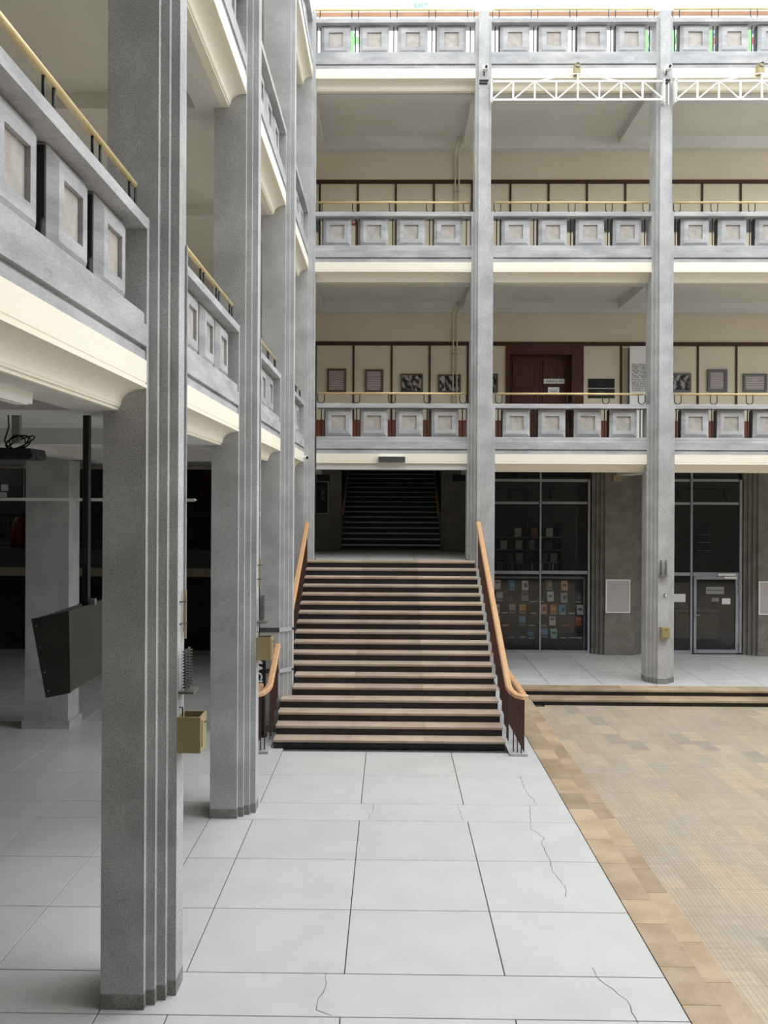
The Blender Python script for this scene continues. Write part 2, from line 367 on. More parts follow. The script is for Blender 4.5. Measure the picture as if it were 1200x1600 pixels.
# ---- back wall (upper floors) with a door recess on the first floor
dx0, dx1 = at(790, 560, WB)[0], at(908, 560, WB)[0]
m = MB(); m.box(-14, dx0, WB, WB + .45, 4.84, 18); m.box(dx1, 22, WB, WB + .45, 4.84, 18); m.box(dx0, dx1, WB, WB + .45, 4.84, 5.2); m.box(dx0, dx1, WB, WB + .45, 8.12, 18); m.box(dx0, dx1, WB + .42, WB + .45, 5.2, 8.12)
wall_back = struct('wall_back', m, CREAMW)
for j, off in ((1, .008), (2, .099), (3, .38)):
    c = CAP[j]
    zr = c + 1.93 if j < 3 else c + 2.07
    if j == 3: MB().box(-5.6, 21.9, WB - .012, WB, c - 1, 18).build('skylit_white', WHITE, wall_back)  # added white layer: skylight glare painted over the cream wall
    MB().box(-5.6, 13, WB - .035, WB, zr, zr + .1).build('rail', BROWN if j < 3 else pm('pale_brown_rail', (140, 104, 78), (156, 118, 90), rough=.6), wall_back)
    for k in range(-3, 12):
        x = off + 1.006 * k
        if j == 3 and k % 3: continue
        if j == 1 and dx0 - .02 < x < dx1 + .02: continue
        MB().box(x - .025, x + .025, WB - .022, WB, c - 1.0, c + 1.93).build('batten', BROWN, wall_back)
# wood wainscot on the first floor
wn = MB(); px_ = -5.6
while px_ < 12:
    if not (dx0 - .12 < px_ < dx1): wn.box(px_ + .004, px_ + .116, WB - .03, WB, 5.2, 6.1)
    px_ += .12
wn.build('wainscot', WOODR, wall_back)['kind'] = 'stuff'
MB().box(-5.6, dx0, WB - .045, WB, 6.1, 6.16).build('wainscot_rail', WOODR, wall_back)
MB().box(dx1, 12, WB - .045, WB, 6.1, 6.16).build('wainscot_rail', WOODR, wall_back)
# ---- other walls of the court (out of frame) and of the galleries
wl = MB(); wl.box(-5.9, -5.6, -3, 22.2, 5.2, 18); wall_left = struct('wall_left', wl, CREAMW)
sbox('wall_rear', pm('rear_gallery_shade', (72, 70, 66), (82, 80, 76), scale=1, rough=.9), -14, 22, -1.24, -.94, -.4, 18)  # unseen; colour darkened to stand in for shaded rear galleries
rs = [(4.2, 0)]
for k in range(1, 17): rs += [(4.2 - .287 * (k - 1), .15 * k), (4.2 - .287 * k, .15 * k)]
rst = struct('floor_rear_stairs', MB().prism(rs + [(-.9, 2.4), (-.9, 0)], -1.88, 1.87, 'x'), BLACKS)
for k in range(1, 17): MB().box(-1.88, 1.87, 4.2 - .287 * k - .02, 4.2 - .287 * (k - 1) + .02, .15 * k, .15 * k + .03).build('tread', TREAD, rst)
sbox('wall_right', OUTER, 22, 22.3, -1.24, 22.5, -.4, 7)  # unseen; kept low and far out so sky light enters sideways
sbox('rear_sky_blocker', OUTER, -5.9, 22, -1.24, 2.2, 18, 18.2)  # unseen slab added to cut sky light on the near columns
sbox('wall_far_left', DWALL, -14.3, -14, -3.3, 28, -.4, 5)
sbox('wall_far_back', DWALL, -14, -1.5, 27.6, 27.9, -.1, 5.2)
# ---- ground floor piers, stepped at the edges
PIERC = pm('pier_concrete', (118, 114, 106), (136, 132, 124), scale=3, detail=8, rough=.9, bump=.3, bscale=70, fine=.22, fscale=70, spec=.2)
def pier(xc, name):
    pts = [(-.38, 0), (.38, 0), (.38, .07), (.477, .07), (.477, .14), (.574, .14), (.574, .21), (.67, .21), (.67, .5), (-.67, .5), (-.67, .21), (-.574, .21), (-.574, .14), (-.477, .14), (-.477, .07), (-.38, .07)]
    o = MB().prism(pts, 0, 4.88).build(name, PIERC, None, loc=(xc, WB - .05, 0)); tag(o, kind='structure')
    MB().prism([(p[0] * 1.02, p[1] - .012) for p in pts], 0, .13).build('plinth', PIERC, o)
    return o
for i, n in ((-1, 'wall_pier_1'), (0, 'wall_pier_2'), (1, 'wall_pier_3'), (2, 'wall_pier_4')): pier(X1 + 4 * i, n)
# ---- shop room behind the windows, stairwell
m = MB(); m.box(2.4, 14, 27.2, 27.4, 0, 5); m.box(2.4, 2.6, 22.9, 27.2, 0, 5); m.box(13.8, 14, 22.7, 27.2, 0, 5)
struct('wall_shop', m, SHOPW); sbox('floor_shop', DWALL, 2.4, 14, 22.4, 27.4, -.2, -.005); sbox('ceiling_shop', SHOPW, 2.4, 14, 22.66, 27.4, 4.84, 5.0)
m = MB(); m.box(-1.75, -1.39, 22.66, 30, 0, 8); m.box(1.42, 1.77, 22.66, 30, 0, 8); m.box(-1.75, 1.77, 30, 30.2, 0, 8); m.box(-1.75, 1.77, 22.66, 30.2, 8, 8.2)
struct('wall_stairwell', m, DWALL)
sbox('wall_stair_end', CREAMW, -1.39, 1.42, 29.9, 30, 4.9, 8)

# ================================================================== COLUMNS
def column_meshes():
    def prof(n):
        r = [(HW[0], 0)]
        for k in range(1, n + 1): r += [(HW[k - 1], .067 * k), (HW[k], .067 * k)]
        r.append((HW[n], .54)); return [(-x, y) for x, y in r[::-1]] + r
    m = MB()
    m.prism(prof(3), 0, CAP[1]); m.prism(prof(2), CAP[1], CAP[2]); m.prism(prof(1), CAP[2], CAP[3]); m.prism(prof(0), CAP[3], 14.87)
    sh = m.mesh('shaft', CONC)
    e = .003
    p = []
    for x, y in prof(3): p.append((x + (e if x > 0 else -e), y - e if y < .5 else y + e))
    b = MB().prism(p, 0, .12).mesh('plinth', pm('stained_concrete', (122, 121, 118), (148, 147, 144), scale=5, rough=.9, fine=.25, fscale=60, spec=.2))
    return sh, b
SH, PLI = column_meshes()
def column(label, loc, rz, group):
    t = thing('column', label, 'column', loc, rz, group); put('shaft', SH, t); put('plinth', PLI, t); return t
LCOL = [column(l, (XL, YC[k], 0), R(90), 'stepped concrete columns of the left arcade') for k, l in (
    (3, 'nearest and largest concrete column at left, dark speckled side and stepped pale edges'),
    (2, 'second concrete column of the left arcade, a beige box on its front edge'),
    (1, 'third concrete column of the left arcade, rising beside the wide staircase'),
    (0, 'concrete corner column at upper left end of the wide staircase'))]
BCOL = [column(l, (X1 + 4 * i, D, 0), 0, 'stepped concrete columns of the back facade') for i, l in (
    (0, 'concrete column rising at the right top end of the wide staircase'),
    (1, 'full-height concrete column at right with beige box and two short rods'))]

# ================================================================== BALUSTRADES
BAL = {}
def bal_meshes(j, L):
    key = (j, round(L, 3))
    if key in BAL: return BAL[key]
    pw = .61 + .025 * (j - 1); ph = .64; gap = (L - 4 * pw) / 5
    r = {'L': L, 'gap': gap, 'pw': pw}
    r['cap'] = MB().prism([(.008, 0), (.34, 0), (.34, -.095), (0, -.095), (0, -.008)], 0, L, 'x').mesh('cap', CONC2)
    r['band'] = MB().prism([(.34, -.745), (.03, -.745), (.02, -.755), (.02, -.835), (0, -.845), (0, -1.015), (.04, -1.02), (.04, -1.045), (.012, -1.05), (.012, -1.125), (.34, -1.125)], 0, L, 'x').mesh('base_band', CONC2)
    cove = [(.03 + .17 * math.sin(a), -1.345 - .125 * (1 - math.cos(a))) for a in [R(90) * k / 8 for k in range(9)]]
    r['fascia'] = MB().prism([(.34, -1.125), (0, -1.125), (0, -1.295), (.007, -1.298), (.007, -1.31), (-.004, -1.314), (-.004, -1.34), (.03, -1.345)] + cove[1:] + [(.205, -1.475), (.205, -1.488), (.222, -1.49), (.222, -1.512), (.34, -1.512)], 0, L, 'x').mesh('fascia', CREAM)
    a, b = pw / 2, ph / 2; f = a - .072; g = b - .08; q = .158
    m = MB(); lv = [(a, b, .30), (a, b, .14), (f, g, .09), (q, q, .09), (q, q, .128)]
    for x, z, y in lv: m.v += [(-x, y, -z), (x, y, -z), (x, y, z), (-x, y, z)]
    for k in range(4):
        for i in range(4): n = (i + 1) % 4; m.f.append((4 * k + i, 4 * k + n, 4 * k + 4 + n, 4 * k + 4 + i))
    m.f.append((3, 2, 1, 0)); m.f.append((16, 17, 18, 19))
    r['panel'] = m.mesh('panel', CONC2)
    r['inset'] = MB().box(-q + .002, q - .002, .122, .132, -q + .002, q - .002).mesh('inset', INSET)
    r['plate'] = MB().prism([(.142, .3), (.3, .3), (.3, -.31), (.165, -.31), (.165, -.14), (.142, -.12)], -a - .022, -a - .006, 'x').mesh('side_plate', BLK)
    r['rail'] = MB().tube([(.05, .09, .235), (L / 2, .09, .237), (L - .05, .09, .235)], .024, 10).mesh('handrail', BRASS, True)
    u = [(-.075, .09, .22), (-.075, .09, .08)] + [(-.075 * math.cos(R(t)), .09, .08 - .068 * math.sin(R(t))) for t in (25, 50, 75, 90, 105, 130, 155)] + [(.075, .09, .08), (.075, .09, .22)]
    r['bracket'] = MB().tube(u, .011, 6).mesh('bracket', BLK, True)
    r['rod'] = MB().tube([(0, .2, -.095), (0, .2, -.745)], .012, 6).mesh('rod', BLK)
    BAL[key] = r; return r
def plain_fascia(L):
    return MB().prism([(.34, -1.125), (0, -1.125), (0, -1.295), (.007, -1.298), (.007, -1.31), (-.004, -1.314), (-.004, -1.34), (.34, -1.34)], 0, L, 'x').mesh('fascia', CREAM)
def balustrade(j, label, loc, rz, L):
    r = bal_meshes(j, L); gap, pw = r['gap'], r['pw']
    t = thing('balustrade', label, 'balustrade', loc, rz, 'concrete balustrades of the galleries')
    put('cap', r['cap'], t); put('base_band', r['band'], t); pf = j == 1 and 'above the wide staircase' in label
    put('fascia', plain_fascia(L) if pf else r['fascia'], t)['label'] = 'cream painted fascia' if pf else 'cream painted fascia with a cove below'
    if pf: MB().box(0, L, .05, .34, -1.48, -1.34).build('soffit_beam', CEIL, t)
    put('handrail', r['rail'], t)['label'] = 'slim brass handrail'
    for k in range(4):
        p = put('panel', r['panel'], t, (gap + pw / 2 + k * (pw + gap), 0, -.42)); put('inset', r['inset'], p); put('side_plate', r['plate'], p)
    for k in range(5):
        x = gap / 2 + k * (pw + gap)
        put('rod', r['rod'], t, (x, 0, 0)); put('bracket', r['bracket'], t, (x, 0, 0))
    return t
ORD = {1: 'first', 2: 'second', 3: 'third'}
for j in (1, 2, 3):
    hw = HW[4 - j]; yp = D + .2 - .067 * (j - 1)
    for i, wh in ((-1, 'above the wide staircase'), (0, 'between the two right columns'), (1, 'at right edge beyond the last column')):
        nm = {1: 'lowest', 2: 'middle', 3: 'topmost'}[j]
        balustrade(j, '%s concrete balustrade of the back facade %s' % (nm, wh), (X1 + 4 * i + hw, yp, CAP[j]), 0, 4 - 2 * hw)
for j, k, lab in ((1, 4, 'large concrete balustrade at far left, cut by the picture edge'),
                  (1, 3, 'lowest balustrade between the first and second left columns'),
                  (1, 2, 'lowest balustrade between the second and third left columns'),
                  (1, 1, 'lowest balustrade of the left side next to the corner'),
                  (2, 3, 'upper left balustrade seen from below just right of the nearest column'),
                  (2, 2, 'second-floor balustrade between the second and third left columns'),
                  (2, 1, 'second-floor balustrade of the left side next to the corner'),
                  (3, 1, 'top balustrade of the left side next to the corner')):
    hw = HW[4 - j]
    balustrade(j, lab, (XL - .2 + .067 * (j - 1), YC[k] + hw if k < 4 else 18.78 - 3.977 * 4 + hw, CAP[j]), R(90), 3.977 - 2 * hw)

# ================================================================== WIDE STAIRCASE
RI, TR, N0 = .15, .287, 13.52
def nose(k): return N0 + TR * (k - 1)
st = thing('staircase', 'wide staircase with tan stone treads and black risers in the centre', 'staircase', (0, N0, 0))
pts = [(nose(1) + .045, 0)]
for k in range(1, 19): pts += [(nose(k) + .045, RI * k - .045), (nose(k) + TR + .045, RI * k - .045)]
pts[-1] = (22.1, 18 * RI - .15); pts += [(22.1, 0)]; pts[-3] = (nose(18) + .045, 18 * RI - .15)
SO = (0, N0, 0)
pts = [(y - N0, z) for y, z in pts]
MB().prism(pts, -1.69, 1.83, 'x').build('body', CONC2, st)
tread_cache = {}
for k in range(1, 19):
    x0 = -1.70 if k in (5, 6) else -1.88
    y0 = nose(k); y1 = nose(k + 1) + .03 if k < 18 else y0 + .33
    cuts = [x0, -.62, .58, 1.865]
    for a, b in zip(cuts[:-1], cuts[1:]):
        key = (round(b - a, 3), k == 18, a == -.62 and k > 4)
        if key not in tread_cache:
            w_ = b - a - .003; d_ = y1 - y0
            tread_cache[key] = MB().prism([(0, -.012), (.006, -.045), (d_, -.045), (d_, 0), (.008, 0), (0, -.008)], -w_ / 2, w_ / 2, 'x').mesh('tread', TREADW if key[2] else TREAD)
        put('tread', tread_cache[key], st, ((a + b) / 2, y0 - N0, RI * k))
    MB().box(x0 + .01, 1.85, y0 + .022 - N0, y0 + .046 - N0, RI * (k - 1), RI * k - .045).build('riser', BLACKS, st)
# landing
ld = struct('floor_landing', MB().box(-1.69, 1.69, nose(18) + .33, 19.16, 2.55, 2.686).box(-2.35, 2.06, 19.16, 22.1, 2.55, 2.686).box(-1.3, 1.33, 22.1, 22.66, 2.55, 2.686), GROUT)
for x0, x1, y0, y1 in ((-1.67, -.55, nose(18) + .335, 19.16), (-.55, .56, nose(18) + .335, 19.16), (.56, 1.69, nose(18) + .335, 19.16), (-2.35, -.55, 19.16, 20.6), (-.55, .56, 19.16, 20.6), (.56, 2.06, 19.16, 20.6), (-2.35, -.55, 20.6, 22.1), (-.55, .56, 20.6, 22.1), (.56, 2.06, 20.6, 22.1), (-1.3, 1.33, 22.1, 22.66)):
    MB().box(x0 + .004, x1 - .004, y0 + .004, y1 - .004, 2.686, 2.7).build('slab', TERR, ld)
# side walls that carry the landing
sbox('wall_landing_right', PIERC, 2.06, 2.3, 19.2, 22.1, 0, 4.88); sbox('wall_landing_left', PIERC, -2.6, -2.35, 19.16, 22.1, 0, 4.88)
# upper flight
uf = thing('staircase', 'dark upper flight of stairs beyond the landing, under the beam', 'staircase', (0, 22.67, 2.7))
for k in range(1, 17):
    y0 = .29 * (k - 1)
    MB().prism([(y0, .147 * k - .01), (y0 + .004, .147 * k - .035), (y0 + .32, .147 * k - .035), (y0 + .32, .147 * k), (y0 + .004, .147 * k)], -1.34, 1.37, 'x').build('tread', TERR, uf)
    MB().box(-1.34, 1.37, y0 + .02, y0 + .05, .147 * (k - 1), .147 * k - .035).build('riser', BLACKS, uf)
MB().box(-1.34, 1.37, 4.6, 7.3, 2.2, 2.352).build('landing', TREAD, uf)
for x0, x1 in ((-1.388, -1.342), (1.372, 1.418)):
    MB().prism([(.0, .02), (4.6, 2.352), (4.6, 2.62), (0, .3)], x0, x1, 'x').build('stringer', CONC2, uf)
for s, nm in ((-1, 'left'), (1, 'right')):
    x = 1.30 * s
    hr = thing('wall_handrail', 'sloping handrail on the %s of the dark upper flight' % nm, 'handrail', (x, 22.6, 2.7))
    MB().tube([(0, .1, .95), (0, 4.5, .95 + 2.23)], .03, 8).build('rail', WOOD, hr, smooth=True)
    for yy in (.5, 2.3, 4.1): MB().tube([(0, yy, .95 + .507 * (yy - .1) - .02), (.1 * s, yy, .9 + .507 * (yy - .1))], .012, 6).build('bracket', BLK, hr)

# ================================================================== STAIR RAILINGS
def railz(y): return RI * (y - N0) / TR + RI + .87
def railing(label, path_slope, loop, sgn, xs_):
    y0, y1 = path_slope
    t = thing('stair_railing', label, 'railing', (xs_, y0, 0), 0, 'wooden handrails of the wide staircase')
    o = (xs_, y0, 0)
    P = [(xs_, y1, railz(y1)), (xs_, y0 + .12, railz(y0 + .12))]
    if loop:
        x2 = xs_ + .22 * sgn
        P += [(xs_, y0 + .02, railz(y0 + .03)), (xs_ + .03 * sgn, y0 - .08, railz(y0) - .03), (xs_ + .10 * sgn, y0 - .2, .94), (xs_ + .18 * sgn, y0 - .25, .925), (x2, y0 - .2, .92), (x2, y0 - .05, .92), (x2, loop, .92)]
    P = [tuple(a - b for a, b in zip(p, o)) for p in P]
    MB().tube(P, 0, sq=(.05, .034)).build('handrail', WOOD, t)
    bm = MB().box(-.009, .009, -.009, .009, 0, 1)
    k = 0; y = y0 + .06
    while y < y1 - .02:
        kk = max(1, min(18, int((y - N0 - .0) / TR) + 1)) if y > N0 else 0
        zb = RI * kk; b = MB().box(-.009, .009, -.009, .009, zb, railz(y) - .03)
        b.build('baluster', BALU, t, loc=(0, y - y0, 0)); y += TR / 2
    if loop:
        yy = y0 - .14
        lm = MB().box(-.009, .009, -.009, .009, .04, .89).mesh('baluster', BALU)
        while yy < min(loop, y0 + 2.2): put('baluster', lm, t, (.22 * sgn, yy - y0, 0)); yy += .115
        for q in range(1, 4): put('baluster', lm, t, (.055 * q * sgn, -.1 - .05 * q, 0))
        MB().box(min(-.02 * sgn, .26 * sgn), max(-.02 * sgn, .26 * sgn), -.29, min(loop - y0, 3.), 0, .04).build('kerb', CONC2, t)
    return t
railing('right stair railing, wooden handrail curling round at its foot', (13.5, 18.35), 17.4, 1, 1.91)
railing('short left stair railing with curled foot, ending at the third column', (13.5, 14.46), 14.0, -1, -1.935)
tl = railing('upper left stair railing between the third column and the corner', (15.2, 18.3), None, -1, -1.82)

# ================================================================== SHOP WINDOWS
YG = 22.42
def bars(parent, m, items, y0=YG - .04, y1=YG + .04, name='frame_bar'):
    for u0, v0, u1, v1 in items:
        a = rect(u0, v0, u1, v1, YG); MB().box(a[0], a[1], y0, y1, a[2], a[3]).build(name, m, parent)
def panes(parent, items):
    for u0, v0, u1, v1 in items:
        a = rect(u0, v0, u1, v1, YG); MB().box(a[0], a[1], YG - .004, YG + .004, a[2], a[3]).build('pane', GLASS, parent)
w1 = bpy.data.objects.new('window_1', None); COL.objects.link(w1); tag(w1, kind='structure')
bars(w1, ALU, [(764, 737, 770, 1021), (842, 737, 846, 1016), (917.5, 749, 922, 1021)])
bars(w1, ALU, [(770, 749, 917.5, 752.5), (770, 784, 842, 787.5), (846, 784, 917.5, 787.5), (770, 892, 842, 896.5), (846, 892, 917.5, 896.5), (770, 1016, 917.5, 1021)], YG - .035, YG + .035)
panes(w1, [(770, 737, 842, 749), (846, 737, 917, 749), (770, 752, 842, 784), (846, 752, 917, 784), (770, 787, 842, 892), (846, 787, 917, 892), (770, 896, 842, 1016), (846, 896, 917, 1016)])
w2 = bpy.data.objects.new('window_2', None); COL.objects.link(w2); tag(w2, kind='structure')
bars(w2, ALU, [(998, 737, 1002, 1021), (1077.5, 737, 1082, 1021), (1154, 750, 1159, 1020)])
bars(w2, ALU, [(1002, 749, 1077.5, 752.5), (1082, 749, 1154, 752.5), (1002, 785, 1077.5, 788.5), (1082, 785, 1154, 788.5), (1002, 894.5, 1077.5, 899), (1082, 894.5, 1154, 900), (1002, 1016, 1077.5, 1021)], YG - .035, YG + .035)
panes(w2, [(1002, 737, 1077, 749), (1082, 737, 1154, 749), (1002, 752, 1077, 785), (1082, 752, 1154, 785), (1002, 788, 1077, 894), (1082, 788, 1154, 894), (1002, 899, 1077, 1016)])
d1 = bpy.data.objects.new('door_1', None); COL.objects.link(d1); tag(d1, kind='structure')
bars(d1, ALU, [(1083, 900.5, 1087.5, 1020), (1148, 900.5, 1153.5, 1020), (1087.5, 900.5, 1148, 905), (1087.5, 1015, 1148, 1020)], YG - .045, YG + .03, 'door_frame')
panes(d1, [(1087.5, 905, 1148, 1015)])
for u0, v0, u1, v1 in ((1120, 896, 1147, 899), (1130, 900.5, 1149, 903.5)):
    a = rect(u0, v0, u1, v1, YG); MB().box(a[0], a[1], YG - .1, YG - .045, a[2], a[3]).build('door_closer', WHITE, d1)
p = at(1084.5, 960.5, YG); MB().tube([(p[0], YG - .045, p[2]), (p[0], YG - .1, p[2]), (p[0] + .12, YG - .1, p[2])], .011, 6).build('handle', STEEL, d1)
for v in (911, 923, 1010):
    p = at(1153, v, YG); MB().tube([(p[0], YG - .06, p[2] - .07), (p[0], YG - .06, p[2] + .07)], .018, 8).build('hinge', STEEL, d1)
w3 = bpy.data.objects.new('window_3', None); COL.objects.link(w3); tag(w3, kind='structure')
MB().box(X1 + 8 + .7, X1 + 8.76, YG - .03, YG + .03, 0, 4.7).build('frame_bar', ALU, w3)
def sheet(name, label, cat, u0, v0, u1, v1, Y, m, th=.006, txt=None, tm=None, ts=.05, group=None):
    a = rect(u0, v0, u1, v1, Y); c = ((a[0] + a[1]) / 2, Y, (a[2] + a[3]) / 2)
    hw_, hh = (a[1] - a[0]) / 2, (a[3] - a[2]) / 2
    t = thing(name, label, cat, c, 0, group)
    MB().box(-hw_, hw_, -th, 0, -hh, hh).build('plate', m, t)
    if txt:
        n = len(txt)
        for i, s in enumerate(txt): text(s, ts, tm, t, (0, -th - .001, hh * (1 - (2 * i + 1) / n) * .7))
    return t
INK = pm('ink', (30, 30, 32), rough=.8)
sheet('door_sign', 'grey rectangular sign in the middle of the glass shop door', 'sign', 1103, 917, 1131, 928, YG - .006, pm('sign_grey', (150, 150, 146), rough=.6), .006, ['KSI\u0118GARNIA'], INK, .075)
sheet('notice', 'small grey notice low on the glass shop door, left of the white paper', 'notice', 1112, 934, 1123, 940, YG - .006, pm('notice_grey', (130, 130, 132), rough=.6))
sheet('notice', 'small white paper on the right of the glass shop door', 'notice', 1128, 935, 1141, 944, YG - .006, PAPER)
sheet('notice', 'white paper on the side pane left of the glass shop door', 'notice', 1053, 928, 1071, 940.5, YG - .006, PAPER)
# notice boards on the piers
def notice_board(label, u0, v0, u1, v1):
    a = rect(u0, v0, u1, v1, WB - .06); t = thing('notice_board', label, 'notice board', ((a[0] + a[1]) / 2, WB - .052, (a[2] + a[3]) / 2), 0, 'empty notice boards on the concrete piers')
    hw_, hh = (a[1] - a[0]) / 2, (a[3] - a[2]) / 2
    MB().box(-hw_ + .02, hw_ - .02, -.02, 0, -hh + .02, hh - .02).build('panel', NOTICE, t)
    for b in ((-hw_, hw_, -hh, -hh + .03), (-hw_, hw_, hh - .03, hh), (-hw_, -hw_ + .03, -hh + .03, hh - .03), (hw_ - .03, hw_, -hh + .03, hh - .03)):
        MB().box(b[0], b[1], -.03, 0, b[2], b[3]).build('frame', WHITE, t)
notice_board('empty white-framed notice board on the pier between both shop windows', 946, 905.5, 984.5, 957.5)
notice_board('empty white-framed notice board at right edge beside the glass door', 1185, 908.5, 1224, 960.5)
a = rect(957.5, 743, 970.5, 752, WB - .05)
tag(MB().box(a[0], a[1], WB - .11, WB - .052, a[2], a[3]).build('wall_box', BOXM, None, off=((a[0] + a[1]) / 2, WB - .05, a[2])), 'small beige box high on the pier between both shop windows', 'junction box')
# display of books
def u_(x): return 770 + x * .12917
def v_(y): return 890 + y * .12917
YD = YG + .16
db = thing('display_board', 'dark olive display board with book ledges in the lower shop window', 'display board', (at(845, 1016, YD)[0], YD + .1, at(845, 1016, YD)[2]))
org = Vector(db.location)
def wbox(parent, name, m, x0, x1, y0, y1, z0, z1): return MB().box(x0 - org.x, x1 - org.x, y0 - org.y, y1 - org.y, z0 - org.z, z1 - org.z).build(name, m, parent)
a = rect(766, 903, 912, 1016, YD); wbox(db, 'board', BOARD, a[0], a[1], YD + .05, YD + .08, .03, a[3]); wbox(db, 'base', GREY, a[0], a[1], YG + .05, YD + .05, .0, .03)
a = rect(766, 901, 911, 903.5, YD); wbox(db, 'top_bar', ALU, a[0], a[1], YD - .03, YD + .06, a[2], a[3])
a = rect(911, 902, 914, 1015, YD); wbox(db, 'side_bar', ALU, a[0], a[1], YD - .03, YD + .06, .03, a[3])
for x, y in ((485, 383), (575, 383), (145, 522), (490, 527), (950, 530), (155, 675), (475, 675), (612, 678), (225, 818), (360, 818), (850, 825), (955, 822), (1040, 825)):
    p = at(u_(x), v_(y), YD); wbox(db, 'ledge', WHITE, p[0] - .085, p[0] + .085, YD - .02, YD + .05, p[2] - .012, p[2] + .012)
p = at(u_(883), v_(673), YD); wbox(db, 'ledge', plain('orange_ledge', (190, 100, 60)), p[0] - .13, p[0] + .13, YD - .02, YD + .05, p[2] - .02, p[2] + .02)
BR = [('top', [(56, 178, 'white', (206, 204, 198)), (230, 183, 'teal blue', (50, 110, 140)), (392, 185, 'off-white', (214, 212, 204)), (683, 178, 'brown and grey', (110, 92, 80)), (868, 187, 'orange and white', (206, 150, 112)), (1035, 187, 'black', (30, 30, 32))]),
      ('second', [(82, 322, 'grey and white', (170, 168, 164)), (235, 325, 'dark white-edged', (58, 50, 56)), (390, 320, 'grey', (140, 138, 132)), (697, 318, 'pale blue-grey', (188, 198, 206)), (863, 330, 'blue-grey', (150, 160, 178)), (1035, 330, 'dark grey', (70, 74, 78))]),
      ('third', [(45, 470, 'pale grey', (200, 198, 192)), (240, 472, 'grey banded', (150, 150, 156)), (360, 472, 'amber', (196, 140, 70)), (617, 472, 'peach', (208, 152, 108)), (735, 472, 'orange-brown', (178, 116, 66)), (843, 478, 'bright blue', (96, 150, 196)), (1057, 478, 'light grey', (176, 178, 184))]),
      ('fourth', [(50, 615, 'white', (200, 198, 200)), (357, 615, 'blue and white', (110, 150, 196)), (722, 620, 'white and black', (200, 198, 190)), (1038, 620, 'red-brown', (136, 78, 52))]),
      ('fifth', [(463, 768, 'dark teal', (52, 92, 110)), (627, 765, 'lilac blue', (140, 150, 200)), (738, 765, 'mint green', (150, 200, 176))])]
BKC = {}
for rn, row in BR:
    for x, y, cn, c in row:
        p = at(u_(x), v_(y), YD)
        t = thing('book', '%s book in the %s row of the shop window display' % (cn, rn), 'book', (p[0], YD + .03, p[2] - .125), 0, 'books displayed upright in the shop window')
        if cn not in BKC: BKC[cn] = plain('cover_' + cn.replace(' ', '_'), tuple(min(244, int(v * 1.22 + 6)) for v in c), .4)
        tl_ = .05
        MB().prism([(-tl_, 0), (-tl_ + .018, 0), (.018, .235), (0, .235)], -.085, .085, 'x').build('cover', BKC[cn], t)
        v = (x * 7 + y * 3) % 4; dk = sum(c) > 380
        pc = tuple(max(20, int(q * .55)) for q in c) if dk else tuple(min(235, int(q * 1.7 + 20)) for q in c)
        pmat = plain('print_' + cn.replace(' ', '_'), pc, .5)
        z0, z1, x0, x1 = ((.03, .075, -.085, .085), (.09, .15, -.05, .05), (.15, .2, -.06, .06), (.06, .17, -.03, .055))[v]
        yy = lambda z: -.05 + .05 * z / .235
        MB().prism([(yy(z0) - .003, z0), (yy(z0) + .003, z0), (yy(z1) + .003, z1), (yy(z1) - .003, z1)], x0, x1, 'x').build('print', pmat, t)
        MB().box(-.075, .075, -.075, .02, -.02, 0).build('ledge', WHITE if (x + y) % 2 else GREY, t)
for i, (x, c, cn) in enumerate(((160, (190, 190, 192), 'first'), (305, (150, 150, 156), 'second'), (455, (176, 176, 180), 'third'), (650, (150, 120, 124), 'fourth'), (750, (60, 66, 80), 'fifth'), (850, (200, 200, 200), 'sixth'), (945, (150, 156, 166), 'seventh'), (1050, (90, 92, 96), 'eighth'))):
    p = at(u_(x), 1013, YG + .12)
    t = thing('flat_book', '%s flat book from the left on the floor of the shop window' % cn, 'book', (p[0], YG + .12, .03), 0, 'books lying flat in the shop window')
    MB().box(-.09, .09, -.06, .08, 0, .006).build('back_cover', plain('flat_cover_%d' % i, c), t); MB().box(-.086, .088, -.056, .076, .006, .026).build('pages', PAPER, t); MB().box(-.09, .09, -.06, .08, .026, .032).build('front_cover', plain('flat_cover_%d' % i, c), t)
# shelves inside
def zu(x): return 740 + x * .2062
def zv(y): return 720 + y * .2062
YS = 25.6
for si, (xa, xb, nm) in enumerate(((160, 408, 'left'), (418, 668, 'right'))):
    a = rect(zu(xa), zv(470), zu(xb), zv(850), YS)
    t = thing('bookshelf', 'black bookshelf deep inside the left shop window, %s unit' % nm, 'bookshelf', ((a[0] + a[1]) / 2, YS + .3, 0))
    hw_ = (a[1] - a[0]) / 2; tz = a[3]
    MB().box(-hw_, hw_, .0, .02, 0, tz).build('back', BLK, t)
    for s in (-1, 1): MB().box(hw_ * s - .015, hw_ * s + .015, -.3, 0, 0, tz).build('side', BLK, t)
    for y in (577, 671, 768, 835):
        z = at(800, zv(y), YS)[2]; MB().box(-hw_ + .015, hw_ - .015, -.3, 0, z - .025, z).build('shelf', BLK, t); MB().box(-hw_ + .015, hw_ - .015, -.312, -.3, z - .025, z).build('shelf_edge', ALU, t)
